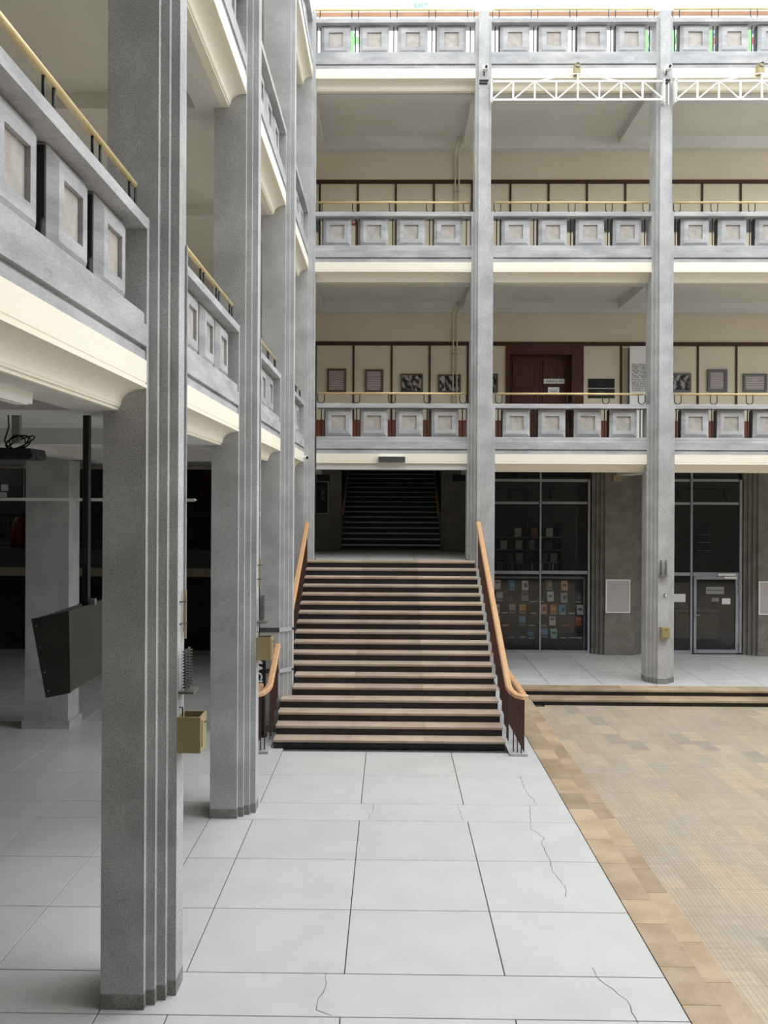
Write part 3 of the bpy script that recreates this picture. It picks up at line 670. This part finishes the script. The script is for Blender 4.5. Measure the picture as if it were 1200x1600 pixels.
for x, y, b, lab in ((340, 568, 577, 'pale book on the top shelf, left unit, inside the shop'), (465, 568, 577, 'brown book on the top shelf, right unit, inside the shop'), (580, 568, 577, 'pale book on the top shelf, right unit, inside the shop'),
                  (230, 0, 671, 'pale book on the middle shelf, left unit, furthest left'), (348, 0, 671, 'pale book on the middle shelf, left unit, nearer the centre'), (440, 0, 671, 'grey book on the middle shelf, right unit, furthest left'), (575, 0, 671, 'dark patterned book on the middle shelf, right unit'),
                  (275, 0, 768, 'dark book on the third shelf, left unit, left'), (352, 0, 768, 'white book on the third shelf, left unit, right'), (540, 0, 768, 'dark patterned book on the third shelf, right unit'), (612, 0, 768, 'grey book on the third shelf, right unit, furthest right')):
    p = at(zu(x), zv(b), YS); t = thing('book', lab, 'book', (p[0], YS + .12, p[2]), 0, 'books on the shelves inside the shop')
    c = BKC['pale grey'] if 'pale' in lab or 'white' in lab else BKC['grey'] if 'grey' in lab else BKC['red-brown'] if 'brown' in lab else BKC['dark grey']
    MB().box(-.1, .1, -.02, 0, 0, .27).build('cover', c, t); MB().box(-.09, .095, 0, .02, .008, .262).build('pages', PAPER, t)
zsp = at(800, zv(835), YS)[2]
for q in range(18):
    x = zu(190 + q * 26); p = at(x, 800, YS)
    t = tag(MB().prism([(-.016, 0), (.012, 0), (.016, .006), (.016, .23 + .015 * (q % 3)), (-.016, .23 + .015 * (q % 3))], -.1, .1, 'y').build('magazine', BKC[('grey', 'pale grey', 'dark grey')[q % 3]], None, loc=(p[0], YS + .14, zsp)), '%s upright magazine from the left in the lowest shelf row inside the shop' % ('first second third fourth fifth sixth seventh eighth ninth tenth eleventh twelfth thirteenth fourteenth fifteenth sixteenth seventeenth eighteenth'.split()[q]), 'magazine', 'magazines in the lowest shelf row')
def track(label, u0, u1, v, Y, spots):
    a, b = at(u0, v, Y), at(u1, v, Y); t = thing('track_light', label, 'track light', ((a[0] + b[0]) / 2, Y, a[2])); L2 = (b[0] - a[0]) / 2
    MB().box(-L2, L2, -.02, .02, -.02, .02).build('rail', BLK, t)
    for x in (-L2 * .7, L2 * .7): MB().tube([(x, 0, .02), (x, 0, 4.84 - a[2])], .006, 6).build('wire', BLK, t)
    for u in spots:
        x = at(u, v, Y)[0] - (a[0] + b[0]) / 2
        s = MB().tube([(x, 0, -.06), (x + .03, -.06, -.3)], .055, 10).build('spot', BLK, t); MB().tube([(x, 0, -.02), (x, 0, -.1)], .012, 6).build('stem', BLK, s)
track('black track light with three spots behind the left shop window', 771, 872, 763, 24.4, (795, 822, 858))
track('black track light with two spots behind the glass door window', 1046, 1140, 764, 24.4, (1058, 1131))
# black shelf and counter behind the glass door
a = rect(1115, 820, 1137, 867, YS)
t = thing('wall_shelf', 'small black wall shelf seen through the pane above the glass door', 'shelf', ((a[0] + a[1]) / 2, 27.19, a[2])); k_ = 27.1 / YS
hw_ = (a[1] - a[0]) / 2; hh = a[3] - a[2]
MB().box(-hw_, hw_, -.02, 0, 0, hh).build('back', BLK, t)
for z in (.04, hh * .33, hh * .6): MB().box(-hw_, hw_, -.25, -.02, z, z + .02).build('board', ALU, t)
a = rect(1056, 955, 1122, 994, 24.4)
t = thing('counter', 'olive counter with striped edge behind the glass shop door', 'counter', ((a[0] + a[1]) / 2, 24.4, 0)); hw_ = (a[1] - a[0]) / 2
MB().box(-hw_, hw_, 0, .6, .08, a[3]).build('body', pm('counter_olive', (120, 118, 104), rough=.6), t); MB().box(-hw_ - .03, hw_ + .03, -.03, .63, a[3], a[3] + .04).build('top', ALU, t); MB().box(-hw_ + .04, hw_ - .04, .04, .56, 0, .08).build('plinth', BLK, t)
for q in range(9): MB().prism([(-hw_ + .06 + q * .13, a[3] - .09), (-hw_ + .12 + q * .13, a[3] - .09), (-hw_ + .16 + q * .13, a[3] - .03), (-hw_ + .10 + q * .13, a[3] - .03)], -.006, 0, 'y').build('stripe', BLK, t)

# ================================================================== FIRST FLOOR GALLERY WALL
def frame(label, u0, v0, u1, v1, fm, sm, cat='framed picture', fw=.05, mount=0):
    Y = WB - .03; a = rect(u0, v0, u1, v1, Y); hw_, hh = (a[1] - a[0]) / 2, (a[3] - a[2]) / 2
    t = thing('framed_picture' if 'photo' in label else 'framed_document', label, cat, ((a[0] + a[1]) / 2, WB, (a[2] + a[3]) / 2), 0, 'frames along the first-floor gallery wall')
    for b in ((-hw_, hw_, -hh, -hh + fw), (-hw_, hw_, hh - fw, hh), (-hw_, -hw_ + fw, -hh + fw, hh - fw), (hw_ - fw, hw_, -hh + fw, hh - fw)):
        MB().box(b[0], b[1], -.045, 0, b[2], b[3]).build('frame', fm, t)
    MB().box(-hw_ + fw, hw_ - fw, -.02, 0, -hh + fw, hh - fw).build('sheet', sm, t)
    return t
FRB = pm('frame_brown', (92, 76, 64), (104, 88, 76), rough=.5); FRG = pm('frame_grey', (96, 94, 98), (106, 104, 108), rough=.5)
frame('brown-framed document, first from the left on the gallery wall', 511, 576, 541, 612.5, FRB, DOC)
frame('brown-framed document, second from the left on the gallery wall', 570, 577, 599, 612.5, FRB, DOC)
frame('brown-framed dark photo of a crowd, third from the left', 626, 584, 661, 613, FRB, PHOTO, fw=.04)
frame('brown-framed photo of dark figures left of the middle column', 684.5, 585, 720, 613, FRB, PHOTO, fw=.04)
frame('framed photo half hidden behind the middle column, left of the door', 744, 584, 778, 613, FRB, PHOTO, fw=.04)
frame('grey-framed photo just right of the right column', 1042, 583, 1080, 612, FRG, PHOTO, fw=.05)
frame('grey-framed single-page document right of the right column', 1105.5, 577, 1136.5, 612, FRG, DOC, fw=.07)
frame('grey-framed two-page document at the right picture edge', 1161.5, 584, 1199, 612, FRG, DOC, fw=.055)
# door with two leaves
d2 = bpy.data.objects.new('door_2', None); COL.objects.link(d2); tag(d2, kind='structure')
d2.location = ((dx0 + dx1) / 2, WB + .2, 5.2); hwD = (dx1 - dx0) / 2
for x in (-hwD + .05, hwD - .2): MB().box(x - .05, x + (.2 if x > 0 else .06), -.23, .2, 0, 2.92).build('jamb', WOODD, d2)
MB().box(-hwD + .11, hwD - .25, -.23, .2, 2.7, 2.92).build('head', WOODD, d2)
xa, xb = -hwD + .11, hwD - .25; xm = (xa + xb) / 2
for x0, x1 in ((xa, xm - .004), (xm + .004, xb)):
    lf = MB().box(x0, x1, 0, .05, 0, 2.7).build('leaf', WOODD, d2)
    for z0, z1 in ((.15, .9), (1.05, 1.75), (1.9, 2.55)):
        MB().box(x0 + .14, x1 - .14, -.018, 0, z0, z1).build('panel', WOODD, lf)
        for b in ((x0 + .1, x0 + .14, z0, z1), (x1 - .14, x1 - .1, z0, z1), (x0 + .1, x1 - .1, z0 - .04, z0), (x0 + .1, x1 - .1, z1, z1 + .04)):
            MB().box(b[0], b[1], -.028, 0, b[2], b[3]).build('moulding', WOODD, lf)
sheet('door_plate', 'wide white name plate on the right leaf of the wooden double door', 'sign', 849.5, 592, 882, 599.5, WB + .17, PAPER, .008, ['AULA nr 10'], INK, .085)
sheet('notice', 'white paper below the name plate on the wooden double door', 'notice', 856, 605, 874, 617, WB + .17, PAPER, .004, ['wej\u015bcie'], INK, .06)
SGN = pm('sign_black', (20, 21, 21), (24, 25, 25), rough=.5); SGT = pm('sign_lettering', (70, 74, 74), rough=.6); SGT2 = pm('sign_lettering_pale', (128, 128, 124), rough=.6)
sheet('wall_sign', 'upper black sign on the cream wall right of the wooden door', 'sign', 919, 592, 960, 606, WB, SGN, .02, ['DOM', 'AULA'], SGT, .07)
sheet('wall_sign', 'lower black sign on the cream wall, partly behind the brass rail', 'sign', 919, 608, 960, 622, WB, SGN, .02, ['DLA', 'SPONSORZY'], SGT2, .07)
a = rect(984, 541, 1026, 634, WB - .2)
t = thing('text_panel', 'tall white exhibition panel with black text left of the right column', 'panel', ((a[0] + a[1]) / 2, WB, 5.2)); hw_ = (a[1] - a[0]) / 2
MB().box(-hw_, hw_, -.2, -.15, .3, a[3] - 5.2).build('board', WHITE, t); MB().box(-hw_ + .01, hw_ - .01, -.15, 0, 0, a[3] - 5.2 - .02).build('case', GREY, t)
for i, s in enumerate(['Dary Gospodarcze na 7', 'Miejska tania Hurtownia', '(1901\u20131965).', 'Miejskie Dary Hurtowni', '(1967\u20131968),', 'Dary Skolimowskie na 7', '(1940\u20131985),', 'Portret obrazowe z', 'kolei do inscenizacja', 'Szko\u0142y (R\u00f3wne) Hurtow', 'polskich eksponat zbior', 'katalog\u00f3w alternatyw', 'archiwum akademickim']):
    p = at(986, 569.5 + 3.37 * i, WB - .2); text(s, .075, INK, t, (-hw_ + .05, -.202, p[2] - 5.2), align='LEFT')
# conduits beside the middle column
for j, u in ((1, 708), (2, 711)):
    p = at(u, 560 if j == 1 else 300, WB - .03)
    for q, dx in ((0, 0), (1, .1)):
        ttl = thing('conduit', '%s of two thin wall pipes on the %s gallery wall' % (('left', 'right')[q], ('first-floor', 'second-floor')[j - 1]), 'pipe', (p[0] + dx, WB - .03, CAP[j] - 1))
        MB().tube([(0, 0, 0), (0, 0, 3.66), (0, -.2, 3.73), (.03, -.34, 3.8), (.06, -.5, 3.92)], .02, 8).build('pipe', CREAMW, ttl, smooth=True)
        for z in (.8, 1.7, 2.7): MB().box(-.03, .03, -.024, .03, z, z + .02).build('clip', STEEL, ttl)

# ================================================================== SECOND / THIRD FLOOR WALL ITEMS
sheet('fire_sign', 'small red fire sign behind the middle balustrade above the stairs', 'sign', 549, 343, 556.5, 352, WB - .03, RED, .006, ['H'], WHITE, .1)
sheet('exhibit_band', 'long dark exhibition board behind the middle balustrade at right', 'board', 886, 342, 1225, 362, WB - .03, GREY, .02)
sheet('exhibit_board', 'dark exhibition board behind the middle balustrade at far left end', 'board', 490, 342, 499, 362, WB - .03, GREY, .02)
ex = sheet('exit_sign', 'pale green exit sign high on the white top-floor wall', 'exit sign', 643, 3, 672, 16, WB - .01, WHITE, .02)
text('EXIT', .17, pm('exit_green', (70, 200, 150), rough=.6), ex, (0, -.023, 0), bold=.004)
for u0, u1, lab in ((547, 563, 'blue and white poster behind the top balustrade above the stairs'), (1007, 1024, 'blue and green poster behind the top balustrade left of the right column'), (1050, 1064, 'blue poster behind the top balustrade just right of the right column'), (1108, 1127, 'red, blue and green poster behind the top balustrade at right'), (1168, 1186, 'multicoloured poster behind the top balustrade at right picture edge')):
    t = sheet('poster', lab, 'poster', u0, 40, u1, 84, WB - .03, POSTER, .008); a = rect(u0, 40, u1, 84, WB - .03)
    MB().box(-(a[1] - a[0]) / 2, -(a[1] - a[0]) / 2 + .09, -.012, -.008, -(a[3] - a[2]) / 2, (a[3] - a[2]) / 2).build('green_edge', plain('poster_green', (120, 190, 110)), t)
    MB().box(-.04, .12, -.012, -.008, -.12, .06).build('colour_patch', plain('poster_red', (196, 70, 90)) if 'red' in lab or 'multi' in lab else plain('poster_green', (120, 190, 110)), t)
for n, (u0, u1, mt) in enumerate(((608, 682, pm('pink_door', (176, 140, 146), rough=.6)), (824, 848, WOODR))):
    a = rect(u0, 40, u1, 100, WB - .02); dd = bpy.data.objects.new('door_%d' % (n + 3), None); COL.objects.link(dd); tag(dd, kind='structure'); dd.location = ((a[0] + a[1]) / 2, WB, CAP[3] - 1); hw_ = (a[1] - a[0]) / 2
    MB().box(-hw_ + .06, hw_ - .06, -.02, 0, 0, 1.45).build('leaf', mt, dd); MB().box(-hw_, hw_, -.035, 0, 1.45, 1.75).build('head', WOODD, dd)
    for s in (-1, 1): MB().box(s * (hw_ - .03) - .03, s * (hw_ - .03) + .03, -.035, 0, 0, 1.45).build('jamb', WOODD, dd)

# ================================================================== TRUSSES, CAMERAS, COLUMN FITTINGS
def truss(label, xa, xb):
    YT = D - .12; z0, z1 = 12.84, 13.24
    t = thing('truss', label, 'truss', ((xa + xb) / 2, YT, z0), 0, 'white lighting trusses below the top balustrade'); h = z1 - z0; L2 = (xb - xa) / 2; n = 8; r = .02
    MB().box(-L2, L2, -r, r, -r, r).build('bottom_chord', WHITE, t); MB().box(-L2, L2, -r, r, h - r, h + r).build('top_chord', WHITE, t)
    for i in range(n + 1):
        x = -L2 + 2 * L2 * i / n; top = h + (.18 if i == n // 2 else 0)
        MB().box(x - r * .9, x + r * .9, -r * .9, r * .9, r, top - r).build('post', WHITE, t)
        if i < n:
            x2 = -L2 + 2 * L2 * (i + 1) / n; za, zb = (0, h) if '//\\/\\/\\\\'[i] == '/' else (h, 0)
            MB().tube([(x, 0, za), (x2, 0, zb)], .016, 6).build('diagonal', WHITE, t)
        if 0 < i < n: MB().tube([(x + .03 * math.cos(R(q * 45)), 0, -.05 + .03 * math.sin(R(q * 45))) for q in range(8)], .005, 5, closed=True).build('ring', STEEL, t)
    for s in (-1, 1): MB().tube([(s * L2 * .5, 0, h), (0, 0, h + .18)], .012, 6).build('tie', WHITE, t)
    for s in (-1, 1): MB().box(s * L2 - .02, s * L2 + .02, -.02, .14, -.05, h + .05).build('mount', WHITE, t)
    b = MB().box(-.06, .06, .0, .18, h + .2, h + .42).build('hoist', BOXM, t); MB().tube([(.05 * math.cos(R(q * 45)), -.01, h + .37 + .05 * math.sin(R(q * 45))) for q in range(8)], .012, 6, closed=True).build('pulley', STEEL, b)
truss('white lattice truss spanning between the two right columns', X1 + .16, X1 + 4 - .07)
truss('white lattice truss at right edge, beyond the last column', X1 + 4 + .19, X1 + 8 - .07)
for i, w_ in ((0, 'middle'), (1, 'right')):
    xc = X1 + 4 * i; z = at(757, 112, D)[2]
    t = thing('security_camera', 'small white camera high on the %s column' % w_, 'camera', (xc, D, z))
    MB().tube([(0, 0, -.08), (0, -.06, -.08), (0, -.09, -.03)], .014, 6).build('arm', DKGREY, t); MB().box(-.05, .07, -.2, -.05, -.04, .05).build('housing', WHITE, t); MB().tube([(.03, -.2, .005), (.03, -.23, .005)], .03, 10).build('lens', BLK, t)
    t = thing('fixing_plate', 'dark double bar below the camera on the %s column' % w_, 'bracket', (xc, D, z - .2))
    MB().box(-.1, .1, -.03, 0, -.012, .012).build('bar', BLK, t); MB().box(-.1, .08, -.03, 0, -.075, -.05).build('bar', BLK, t)
    if i == 1:
        for x in (-.03, .06): MB().box(x - .01, x + .01, -.03, -.01, -.55, -.075).build('strap', WHITE, t)
# corner camera and sign box on the cream fascia
p = at(478, 714, YC[0] - .5)
t = thing('security_camera', 'white bullet camera on the cream fascia next to the corner column', 'camera', (XL - .2, YC[0] - .45, p[2]))
MB().tube([(0, 0, 0), (.08, 0, 0)], .03, 8).build('mount', WHITE, t); MB().tube([(.06, .02, 0), (.1, -.16, -.02)], .04, 10).build('housing', WHITE, t); MB().tube([(.1, -.16, -.02), (.104, -.18, -.022)], .032, 10).build('lens', BLK, t)
a = rect(591.5, 714, 633, 722.5, D + .2)
t = thing('sign_box', 'dark grey box on the cream fascia above the staircase', 'box', ((a[0] + a[1]) / 2, D + .2, a[2])); hw_ = (a[1] - a[0]) / 2
MB().box(-hw_, hw_, -.07, 0, 0, a[3] - a[2]).build('housing', GREY, t); MB().box(-hw_, hw_, -.08, 0, a[3] - a[2], a[3] - a[2] + .02).build('lid', WHITE, t)
# emergency lamps under the beams
def lamp(label, loc, sx, sy, led=True, cat='lamp'):
    t = thing('emergency_lamp', label, cat, loc)
    MB().prism([(-sx, 0), (sx, 0), (sx * .9, -.075), (-sx * .9, -.075)], -sy, sy, 'y').build('body', WHITE, t); MB().box(-sx * .8, sx * .8, -sy * .8, sy * .8, -.085, -.075).build('diffuser', PAPER, t)
    if led: MB().box(sx * .55, sx * .75, -sy - .004, -sy, -.06, -.04).build('indicator', LEDG, t)
lamp('emergency lamp under the beam above the left shop window', (at(877, 740, 21.4)[0], 21.4, 4.9), .22, .06)
lamp('white box lamp under the beam, left end above the staircase', (at(499, 730, 19.6)[0], 19.6, 4.9), .17, .06, False)
lamp('white box lamp under the beam, right end above the staircase', (at(726, 730, 19.6)[0], 19.6, 4.9), .13, .06, False)
lamp('ceiling lamp with green indicator at the left picture edge', (-2.40, 5.22, 4.685), .05, .26)

def comb(parent, z):
    MB().box(-.09, .09, -.13, 0, z, z + .02).build('shelf_plate', STEEL, parent)
    for x in (-.06, .05):
        MB().tube([(x, -.06, z + .02), (x, -.06, z + .36)], .008, 6).build('rod', STEEL, parent)
        m = MB()
        for q in range(13): m.tube([(x + .026 * math.cos(R(i * 60)), -.06 + .026 * math.sin(R(i * 60)), z + .05 + q * .024) for i in range(6)], .005, 4, closed=True)
        m.build('coil', DKGREY, parent)
def fitting(label, loc, rz, lamp_=False):
    t = thing('coil_fitting', label, 'fitting', loc, rz, 'steel coil fittings on the columns'); comb(t, 0)
    return t
def mail(label, loc, rz):
    t = thing('metal_box', label, 'box', loc, rz, 'beige open-topped metal boxes on the columns')
    w_, d_, h_ = .11, .19, .29; g = .012
    for b in ((-w_, w_, -d_, -d_ + g), (-w_, w_, -g, 0), (-w_, -w_ + g, -d_ + g, -g), (w_ - g, w_, -d_ + g, -g)): MB().box(*b, 0, h_).build('side', BOXM, t)
    MB().box(-w_ + g, w_ - g, -d_ + g, -g, 0, .02).build('bottom', BOXM, t); MB().box(-w_ + g, w_ - g, -d_ + g, -g, .02, h_ - .05).build('liner', BLK, t)
    MB().box(-.07, .07, -d_ - .008, -d_, .04, h_ - .03).build('flap', BOXM, t); MB().tube([(0, -d_ - .008, h_ - .06), (0, -d_ - .03, h_ - .06)], .012, 8).build('knob', STEEL, t)
    return t
for k, nm in ((3, 'nearest left'), (2, 'second left')):
    fitting('steel coil fitting with shelf plate on the edge of the %s column' % nm, (XL, YC[k], 2.42), R(90))
    mail('beige open metal box on the edge of the %s column' % nm, (XL, YC[k], 1.95), R(90))
    t = thing('conduit', 'thin pipe running up the front of the %s column' % nm, 'pipe', (XL + .012, YC[k] + .09, 2.9))
    MB().tube([(0, 0, 0), (0, 0, 3.2)], .010, 6).build('pipe', CONC2, t); MB().tube([(.015, -.05, -.05), (.015, -.05, .35)], .011, 8).build('sleeve', BOXM, t)
    for z in (.08, .26): MB().tube([(-.012, -.14, z), (.03, -.05, z)], .006, 5).build('clip', BLK, t)
    t = thing('hook', 'small iron hook below the coil fitting on the %s column' % nm, 'hook', (XL, YC[k] - .03, 2.3))
    MB().tube([(0, 0, 0), (.025, 0, 0), (.025, 0, -.13), (0, 0, -.13)], .006, 5).build('bow', BLK, t)
xr = X1 + 4
fitting('two short steel coils on a plate on the right column', (xr - .01, D, at(1035, 900, D)[2]), 0)
a = rect(1031, 979.5, 1044, 996.5, D)
t = thing('metal_box', 'small beige box low on the front of the right column', 'box', ((a[0] + a[1]) / 2, D, a[2])); hw_ = (a[1] - a[0]) / 2; hh = a[3] - a[2]
MB().box(-hw_, hw_, -.12, 0, 0, hh).build('body', BOXM, t); MB().box(-hw_ + .02, hw_ - .02, -.13, -.12, .02, hh - .02).build('door', BOXM, t); MB().tube([(0, -.13, hh - .05), (0, -.14, hh - .05)], .012, 8).build('lock', BLK, t)
p = at(1039, 930, D); t = thing('wall_lamp', 'tiny round lamp above the beige box on the right column', 'lamp', (p[0], D, p[2]))
MB().tube([(0, 0, 0), (0, -.04, 0)], .028, 10).build('base', BLK, t); MB().tube([(0, -.04, 0), (0, -.07, 0)], .02, 10).build('glass', WHITE, t)
# straps of the third column
for z, nm in ((1.73, 'upper'), (1.02, 'lower')):
    t = thing('strap', '%s flat grey strap round the third left column' % nm, 'strap', (XL, YC[1], z))
    y0 = -.31
    MB().box(-.54, -.2, y0 - .012, y0, 0, .075).build('band', GREY, t)
    MB().prism([(-.2, y0), (-.2, y0 - .012), (.012, -.112), (.0, -.1)], 0, .075).build('band', CONC2, t); MB().tube([(.006, -.112, .037), (.02, -.13, .037)], .02, 8).build('bolt', BLK, t)

# ================================================================== LEFT GALLERY
sc_ = thing('square_pillar', 'plain square pillar inside the left gallery, behind the hanging case', 'pillar', (-6.0, 14.85, 0))
MB().box(-.38, .38, -.25, .25, .14, 4.75).build('shaft', CONC, sc_); MB().box(-.42, .42, -.29, .29, 0, .14).build('base', CONC2, sc_)
# hanging display case on a post
hc = thing('hanging_case', 'dark grey wedge-shaped metal case hanging from a black post', 'case', (-3.2, 8.8, 2.05)); o = (-3.2, 8.8, 2.05)
sec = [(-3.52, 2.81), (-3.156, 2.89), (-3.137, 2.10), (-3.375, 2.05)]
ss = [(x - o[0], z - o[2]) for x, z in sec]
MB().prism(ss, -.58, .62, 'y').build('housing', DKGREY, hc)
cx_ = sum(p[0] for p in ss) / 4; cz_ = sum(p[1] for p in ss) / 4
for yy in (-.6, .62): MB().prism([(x + (x - cx_) * .02, z + (z - cz_) * .02) for x, z in ss], yy, yy + .02, 'y').build('cheek', DKGREY, hc)
for f_ in (.08, .36, .68, .92):
    x = ss[0][0] + (ss[3][0] - ss[0][0]) * f_ + .035; z = ss[0][1] + (ss[3][1] - ss[0][1]) * f_
    MB().tube([(x, -.6, z), (x, -.606, z)], .008, 8).build('screw', STEEL, hc)
MB().box(-.03, .03, -.04, .04, .82, 2.86).build('post', BLK, hc); MB().box(.05, .1, -.03, .03, .84, .9).build('clamp', STEEL, hc); MB().box(-.09, .09, -.09, .09, 2.84, 2.86).build('ceiling_plate', BLK, hc)
# projector
pj = thing('projector', 'black ceiling projector with loose cables at the left picture edge', 'projector', (-3.52, 7.85, 4.42)); 
MB().box(-.17, .17, -.14, .14, .46, .48).build('ceiling_plate', WHITE, pj); MB().box(-.035, .035, -.03, .03, .1, .46).build('pole', STEEL, pj)
MB().prism([(-.3, -.06), (.2, -.06), (.22, -.03), (.2, .04), (-.3, .05)], -.16, .16, 'y').build('body', BLK, pj); MB().tube([(-.2, -.16, 0), (-.2, -.19, 0)], .04, 12).build('lens', GREY, pj)
for q in range(4):
    c = [(.03 + (.11 + .01 * q) * math.cos(R(i * 30)) * (1 if q % 2 else .7), -.05 + .02 * q, .1 + .07 * math.sin(R(i * 30 + 20 * q))) for i in range(12)]
    MB().tube(c, .007, 5, closed=True).build('cable', BLK, pj)
MB().tube([(-.1, 0, .46), (-.07, -.03, .38), (-.05, -.05, .25), (-.09, -.05, .12), (-.05, -.05, .04)], .008, 5).build('cable', BLK, pj)
MB().tube([(.1, -.06, .06), (.17, -.08, -.02), (.24, -.06, -.06)], .007, 5).build('cable', BLK, pj)
# slim white bar
p0, p1 = at(-30, 780, 11.5), at(307, 782, 11.5)
t = thing('hanging_bar', 'long slim white bar hanging across the left gallery behind the nearest column', 'bar', ((p0[0] + p1[0]) / 2, 11.5, p0[2])); L2 = (p1[0] - p0[0]) / 2
MB().prism([(-L2, -.02), (L2 - .05, -.02), (L2, 0), (L2 - .03, .022), (-L2, .022)], -.03, .03, 'y').build('tube', WHITE, t)
for x in (-L2 * .6, L2 * .3): MB().tube([(x, 0, .02), (x, 0, 4.9 - p0[2])], .003, 4).build('wire', STEEL, t)
# mezzanine at the far end
a = rect(-40, 857, 330, 886, 22.4); zt, zm = a[3], a[2]; zb = at(100, 900, 22.4)[2]
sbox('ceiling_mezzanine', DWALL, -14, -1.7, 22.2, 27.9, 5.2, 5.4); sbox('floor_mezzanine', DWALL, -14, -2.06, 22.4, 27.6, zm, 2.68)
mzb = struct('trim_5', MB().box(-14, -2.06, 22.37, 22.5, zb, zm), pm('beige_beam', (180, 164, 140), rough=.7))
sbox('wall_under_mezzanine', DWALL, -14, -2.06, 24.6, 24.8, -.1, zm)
mr = thing('grille_railing', 'dark metal grille railing on the far mezzanine of the left gallery', 'railing', (-6, 22.5, 2.68))
MB().box(-7.9, 3.9, -.02, .02, .9, .94).build('top_rail', BLK, mr); MB().box(-7.9, 3.9, -.015, .015, .08, .11).build('bottom_rail', BLK, mr)
g = MB()
for q in range(98): g.box(-7.85 + q * .12 - .006, -7.85 + q * .12 + .006, -.006, .006, .11, .9)
g.build('bars', BLK, mr)['kind'] = 'stuff'
for x in (-7.8, -6.5, -3.9, -1.3, 1.3, 3.8): MB().box(x - .02, x + .02, -.02, .02, 0, .9).build('post', BLK, mr)
# fire extinguisher and sign on the far wall
YE = 27.6; p = at(317, 764, YE)
t = thing('fire_extinguisher', 'dark red fire extinguisher on the far wall of the left gallery', 'extinguisher', (p[0], YE, p[2] - .27))
prof = [(0, .07), (.02, .09), (.4, .09), (.47, .06), (.5, .03), (.54, .03)]
m = MB()
for z, r_ in prof: m.v += [(r_ * math.cos(R(i * 30)), -.1 + r_ * math.sin(R(i * 30)), z) for i in range(12)]
for k in range(len(prof) - 1):
    for i in range(12): n = (i + 1) % 12; m.f.append((12 * k + i, 12 * k + n, 12 * k + 12 + n, 12 * k + 12 + i))
m.f.append(tuple(range(11, -1, -1))); m.f.append(tuple(range(60, 72)))
m.build('cylinder', RED, t); MB().box(-.09, .04, -.115, -.085, .54, .58).build('lever', BLK, t); MB().tube([(-.05, -.1, .54), (-.13, -.1, .48), (-.12, -.1, .2)], .012, 6).build('hose', BLK, t); MB().box(-.04, .04, -.01, 0, .1, .4).build('bracket', STEEL, t)
sheet('fire_sign', 'small dim red sign above the extinguisher in the left gallery', 'sign', 320, 741, 327, 749, YE, RED, .01)
# red bundle and signs behind the railing
p = at(33, 860, 23.6)
t = thing('red_bag', 'dim red plastic sack behind the mezzanine railing at far left', 'bag', (p[0], 23.6, 2.68))
m = MB(); rings = [(0, .3, .2), (.15, .34, .24), (.45, .3, .2), (.75, .2, .12), (.85, .1, .05)]
for z, rx, ry in rings: m.v += [(rx * math.cos(R(i * 30)) * (1 + .08 * math.sin(i * 2.3 + z * 9)), ry * math.sin(R(i * 30)), z) for i in range(12)]
for k in range(4):
    for i in range(12): n = (i + 1) % 12; m.f.append((12 * k + i, 12 * k + n, 12 * k + 12 + n, 12 * k + 12 + i))
m.f.append(tuple(range(11, -1, -1))); m.f.append(tuple(range(48, 60)))
m.build('sack', RED, t, smooth=True); MB().tube([(-.1, 0, .83), (-.05, 0, .93), (.06, 0, .93), (.1, 0, .83)], .02, 6).build('knot', RED, t)
sheet('notice', 'small white notice on the dark far wall, upper one at left edge', 'notice', 2, 757, 13, 767, 27.6, PAPER, .01)
sheet('notice', 'small white notice on the dark far wall, lower one at left edge', 'notice', -4, 769, 11, 777, 27.6, PAPER, .01)
# dark banner beside the third column
a = rect(396, 1027, 414.5, 1078, 14.15)
t = thing('banner', 'narrow black banner with white vertical letters behind the left stair railing', 'banner', (a[1] - .16, 14.2, 0))
MB().box(-.16, .16, -.008, .008, .05, a[3] + .1).build('cloth', pm('banner_black', (30, 32, 36), rough=.7), t); MB().box(-.18, .18, -.06, .06, 0, .05).build('foot', BLK, t)
text('MACIE', .19, PAPER, t, (.03, -.01, (a[2] + a[3]) / 2 + .02), (R(90), R(90), 0), bold=.006)
# poster at the landing wall, black plates
a = rect(492, 752, 513.5, 803, WB - .06)
t = thing('framed_poster', 'dark framed poster on the wall left of the upper flight', 'poster', ((a[0] + a[1]) / 2, WB - .052, (a[2] + a[3]) / 2)); hw_, hh = (a[1] - a[0]) / 2, (a[3] - a[2]) / 2
MB().box(-hw_ + .02, hw_ - .02, -.02, 0, -hh + .02, hh - .02).build('print', SGN, t)
for b in ((-hw_, hw_, -hh, -hh + .025), (-hw_, hw_, hh - .025, hh), (-hw_, -hw_ + .025, -hh + .025, hh - .025), (hw_ - .025, hw_, -hh + .025, hh - .025)): MB().box(b[0], b[1], -.03, 0, b[2], b[3]).build('frame', STEEL, t)
text('SALA', .14, pm('poster_grey', (120, 120, 118), rough=.6), t, (.03, -.022, .1), (R(90), R(90), 0))
sheet('black_plate', 'black plate above the framed poster left of the upper flight', 'sign', 496, 742, 515, 751, WB - .055, SGN, .03)
sheet('black_plate', 'black plate on the pier right of the upper flight', 'sign', 707, 742, 729, 752, WB - .055, SGN, .03)
# floor socket at the court corner
p = atz(842, 1103, -.26)
t = thing('floor_socket', 'small steel floor socket in the court corner at the foot of the steps', 'socket', (p[0], p[1], -.26))
MB().box(-.12, .12, -.06, .06, 0, .006).build('frame', DKGREY, t); MB().box(-.07, .05, -.035, .035, .006, .012).build('lid', STEEL, t)
